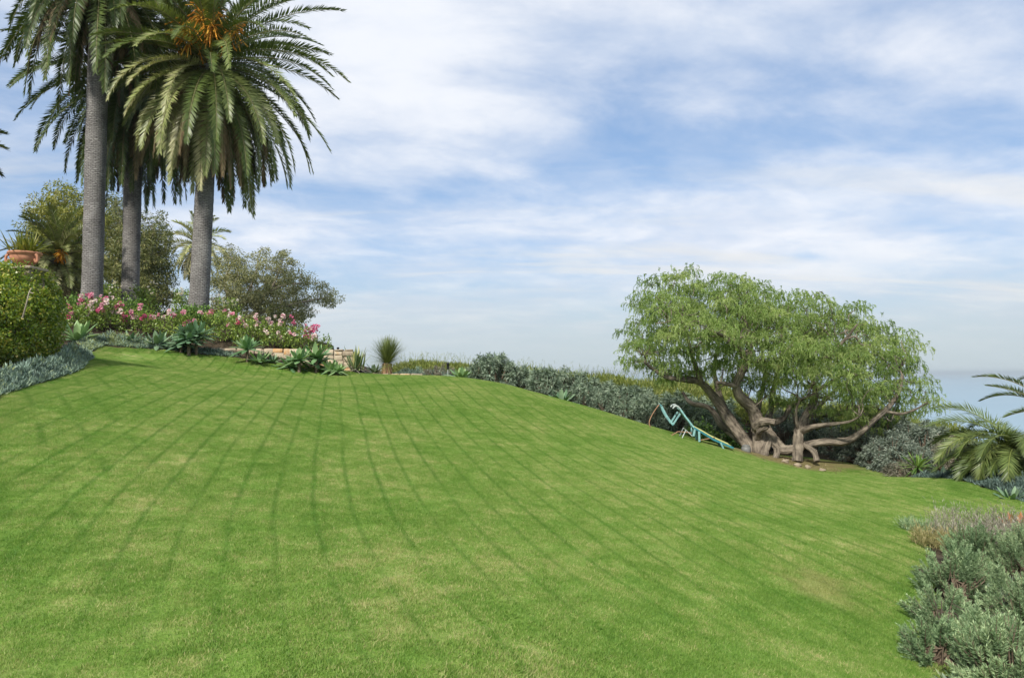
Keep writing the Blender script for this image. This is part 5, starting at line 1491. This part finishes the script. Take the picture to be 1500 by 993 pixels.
stone(1150, 674, 20.9, 0.20, 0.13, "pale stone at the foot of the tree's main stem", 0.2)
stone(1168, 681, 20.6, 0.26, 0.12, "flat tan stone in front of the second stem", 0.25)
stone(1183, 680, 20.5, 0.17, 0.12, "small tan stone between the second stem's root and the flat stone", 0.22)
stone(1205, 680, 20.3, 0.20, 0.10, "lone tan stone farthest out on the bare soil right of the stem", 0.18)
g = P(1093, 660, 21.4); g[2] = Hs(g[0], g[1])
root = thing("garden_light", "small dark round garden light with a domed cap at the left of the tree foot", "garden light", g)
mb = MB(); lathe(mb, g, [(0, -0.05), (0.10, -0.05), (0.13, 0.04), (0.13, 0.12), (0.10, 0.17), (0, 0.17)], 18); mb.build("housing", M_GREYMETAL, root, smooth=True)
mb = MB(); lathe(mb, g + [0, 0, 0.172], [(0.11, 0), (0.11, 0.015), (0.08, 0.035), (0, 0.045)], 18); mb.build("cap", M_GREYMETAL, root, smooth=True)

mb = MB(); n = 1500
a = rng.uniform(0, 6.28, n); r = np.abs(rng.normal(0, 1.5, n)); x = TREE[0] + 0.35 + r * np.cos(a) * 1.15; y = TREE[1] - 0.2 + r * np.sin(a)
leaves(mb, np.c_[x, y, H(x, y) + 0.025], norm(np.c_[rng.normal(0, 1, (n, 2)), rng.normal(0.1, 0.15, n)]), norm(np.c_[rng.normal(0, 0.3, (n, 2)), np.ones(n)]), rng.uniform(0.03, 0.08, n), rng.uniform(0.012, 0.028, n), rng.uniform(0, 1, n))
tag(mb.build("leaf_litter", M_DEAD), "dry fallen leaves on the bare soil under the feathery tree", "leaf litter", kind="stuff")

# ------------------------------------------------------------------ front right shrubs
def needle_shrub(label, c, w, h, n, group, tint=(0.1, 0.9), plume=0.17, mat=None, seed=0):
    c = np.asarray(c, float); root = thing("rosemary_bush", label, "shrub", c, group); mb = MB(); ms = MB()
    ncl = max(4, n // 17)
    ocl = rdirs(ncl); ocl[:, 2] = np.abs(ocl[:, 2]) * 1.1 + 0.03; ocl = norm(ocl); rcl = rng.uniform(0.55, 1.0, ncl)
    for k in range(n):
        i = k % ncl
        o = norm(ocl[i] + rng.normal(0, 0.13, 3)); o[2] = abs(o[2])
        p = c + o * np.array([w / 2, w / 2, h]) * (rcl[i] * rng.uniform(0.62, 0.92))
        d0 = norm(o * 0.75 + np.array([0, 0, 0.55]) + rng.normal(0, 0.22, 3)); l = plume * rng.uniform(0.7, 1.25)
        m = 84; t = np.linspace(0.02, 1, m)
        bend = norm(rng.normal(0, 1, 3)) * 0.12
        st = p + d0 * (t * l)[:, None] + bend * (t ** 2 * l)[:, None]
        rad = norm(np.cross(rdirs(m), d0)); dirs = norm(d0 * (0.55 + 0.6 * t[:, None]) + rad * 0.8)
        t0 = rng.uniform(-0.15, 0.2)
        leaves(mb, st, dirs, rdirs(m), rng.uniform(0.030, 0.048, m) * (1.1 - 0.4 * t), rng.uniform(0.0045, 0.0075, m), np.clip(rng.uniform(*tint, m) * (0.6 + 0.5 * t) + t0, 0, 1))
        if k % 2 == 0:
            tube(ms, catmull([c + rng.normal(0, 0.05, 3) * [1, 1, 0] - [0, 0, .06], c + (p - c) * 0.5 + rng.normal(0, .03, 3), p, st[-1]], 3), np.linspace(0.011, 0.002, 10), 4, cap=False)
    mb.build("foliage", mat or M_ROSEMARY, root); ms.build("stems", M_TWIG, root)


GF = "needle-leaved shrubs in the near right corner"
def gp(u, d):
    p = P(u, 600, d); return np.array([p[0], d, Hs(p[0], d)])
needle_shrub("large grey-green needle-leaved shrub against the right edge of the near corner", gp(1492, 6.4), 0.78, 0.56, 380, GF)
needle_shrub("nearest grey-green needle-leaved shrub, cut by the bottom right corner", gp(1478, 4.8), 0.76, 0.48, 400, GF, (0.2, 1.0))
needle_shrub("darker needle-leaved shrub behind the bare woody gap, next to the lawn", gp(1392, 7.1), 0.66, 0.40, 240, GF, (0.0, 0.75))
needle_shrub("small low needle-leaved shrub leaning onto the lawn at the bottom", gp(1362, 5.55), 0.40, 0.28, 130, GF, (0.0, 0.7))
needle_shrub("pale needle-leaved tuft in the middle of the woody gap", gp(1418, 5.65), 0.30, 0.36, 110, GF, (0.2, 0.9))
needle_shrub("needle-leaved shrub mostly outside the right edge", gp(1590, 5.7), 0.8, 0.55, 300, GF)
needle_shrub("pale grey-green needle-leaved shrub behind the large one, under the dry lavender", gp(1492, 7.9), 1.0, 0.55, 420, GF, (0.2, 0.95))
needle_shrub("dull needle-leaved shrub beside the straw tuft, its stems browning", gp(1425, 8.3), 0.75, 0.42, 260, GF, (0.0, 0.6))
needle_shrub("low needle-leaved shrub filling the bed edge just behind the woody gap", gp(1372, 6.3), 0.42, 0.26, 130, GF, (0.05, 0.8))
needle_shrub("grey-green needle-leaved shrub in the middle of the corner bed, right of the woody gap", gp(1448, 5.55), 0.46, 0.36, 190, GF, (0.1, 0.9))
# dry lavender behind, with green and russet leaves
def stalks(label, c, w, h, n, mat, name="lavender_plant", cat="plant", spread=0.25):
    c = np.asarray(c); mb = MB()
    for k in range(n):
        a = rng.uniform(0, 6.28); r = math.sqrt(rng.uniform()) * w / 2
        p = c + [math.cos(a) * r, math.sin(a) * r, 0]; p[2] = Hs(p[0], p[1]) + 0.02
        d = norm(np.array([rng.normal(0, spread), rng.normal(0, spread), 1.0])); l = h * rng.uniform(0.5, 1.1); m = 12
        q_ = p + d * np.linspace(0, l, m)[:, None]
        leaves(mb, q_, norm(d + rdirs(m) * 0.55), rdirs(m), rng.uniform(0.04, 0.08, m), rng.uniform(0.004, 0.008, m), rng.uniform(0, 1, m))
    return tag(mb.build(name, mat), label, cat)
stalks("dry purplish-brown lavender stalks behind the front shrubs", gp(1438, 9.7), 1.2, 0.46, 560, M_DRY)
stalks("dry lavender clump against the right edge beside the russet leaves", gp(1500, 9.9), 1.0, 0.50, 460, M_DRY)
stalks("straw-coloured tuft where the lawn meets the front shrubs", gp(1378, 9.3), 0.7, 0.22, 320, leaf_mat("straw_leaf", [(0, (0.12, 0.13, 0.04)), (0.5, (0.28, 0.25, 0.11)), (1, (0.40, 0.34, 0.18))], 0.2, 0.7, 0.1), "grass_tuft", "grass tuft", 0.5)
stalks("small low grey-green plant standing in the lawn edge", gp(1350, 10.4), 0.6, 0.16, 260, M_ROSEMARY, "low_plant", "plant", 0.6)
g = gp(1436, 11.2)
mb = MB(); rosette(mb, g, 26, 0.48, 0.045, 85, 35, 0.2, (0.5, 1.0)); rosette(mb, g + [0.3, 0.1, 0], 22, 0.45, 0.045, 85, 35, 0.2, (0.5, 1.0))
tag(mb.build("iris_clump", leaf_mat("iris_leaf", [(0, (0.06, 0.12, 0.02)), (1, (0.20, 0.31, 0.06))], 0.3)), "bright green sword-leaved clump behind the dry lavender", "plant")
g = gp(1490, 11.0)
mb = MB(); rosette(mb, g, 26, 0.50, 0.09, 85, 30, 0.2, (0.1, 1.0))
tag(mb.build("russet_plant", M_RUSSET), "rust-orange leaved plant at the right edge behind the lavender", "plant")
g = gp(1383, 5.05)
mb = MB(); rosette(mb, g + [0, 0, 0.03], 16, 0.10, 0.02, 80, 10, 0.1, (0.3, 0.9))
tag(mb.build("seedling_plant", M_SENECIO), "tiny blue-green seedling on bare soil at the bottom edge", "plant")
# bare woody stems in the gap
g = gp(1408, 6.0); mb = MB()
for k in range(46):
    a = rng.uniform(0, 6.28); r = rng.uniform(0.1, 0.45); p = g + [rng.normal(0, 0.12), rng.normal(0, 0.12), 0]
    e = p + [math.cos(a) * r * 0.55, math.sin(a) * r * 0.55, rng.uniform(0.08, 0.30)]
    tube(mb, catmull([p - [0, 0, .05], (p + e) / 2 + rng.normal(0, .04, 3), e], 4), np.linspace(0.010, 0.003, 9), 5, cap=False)
tag(mb.build("bare_stems", bark_mat("dark_twig", (0.03, 0.022, 0.018), (0.12, 0.095, 0.075), 8.0, 0.3, 0.4)), "tangle of bare dark woody stems in the gap between the front shrubs", "dead shrub")

# ------------------------------------------------------------------ sea haze
def haze():
    m, t, out = new_mat("haze")
    v = t.new('ShaderNodeVolumePrincipled')
    v.inputs['Color'].default_value = (0.60, 0.68, 0.74, 1); v.inputs['Density'].default_value = 0.00013; v.inputs['Anisotropy'].default_value = 0.0
    t.l.new(v.outputs[0], out.inputs['Volume'])
    mb = MB(); box(mb, [0, S / 2 - 100, -21], [2.2 * S, S + 500, 78])
    o = mb.build("haze", m, origin=(0, 0, -60)); tag(o, "thin pale sea haze", "haze", kind="stuff")
haze()
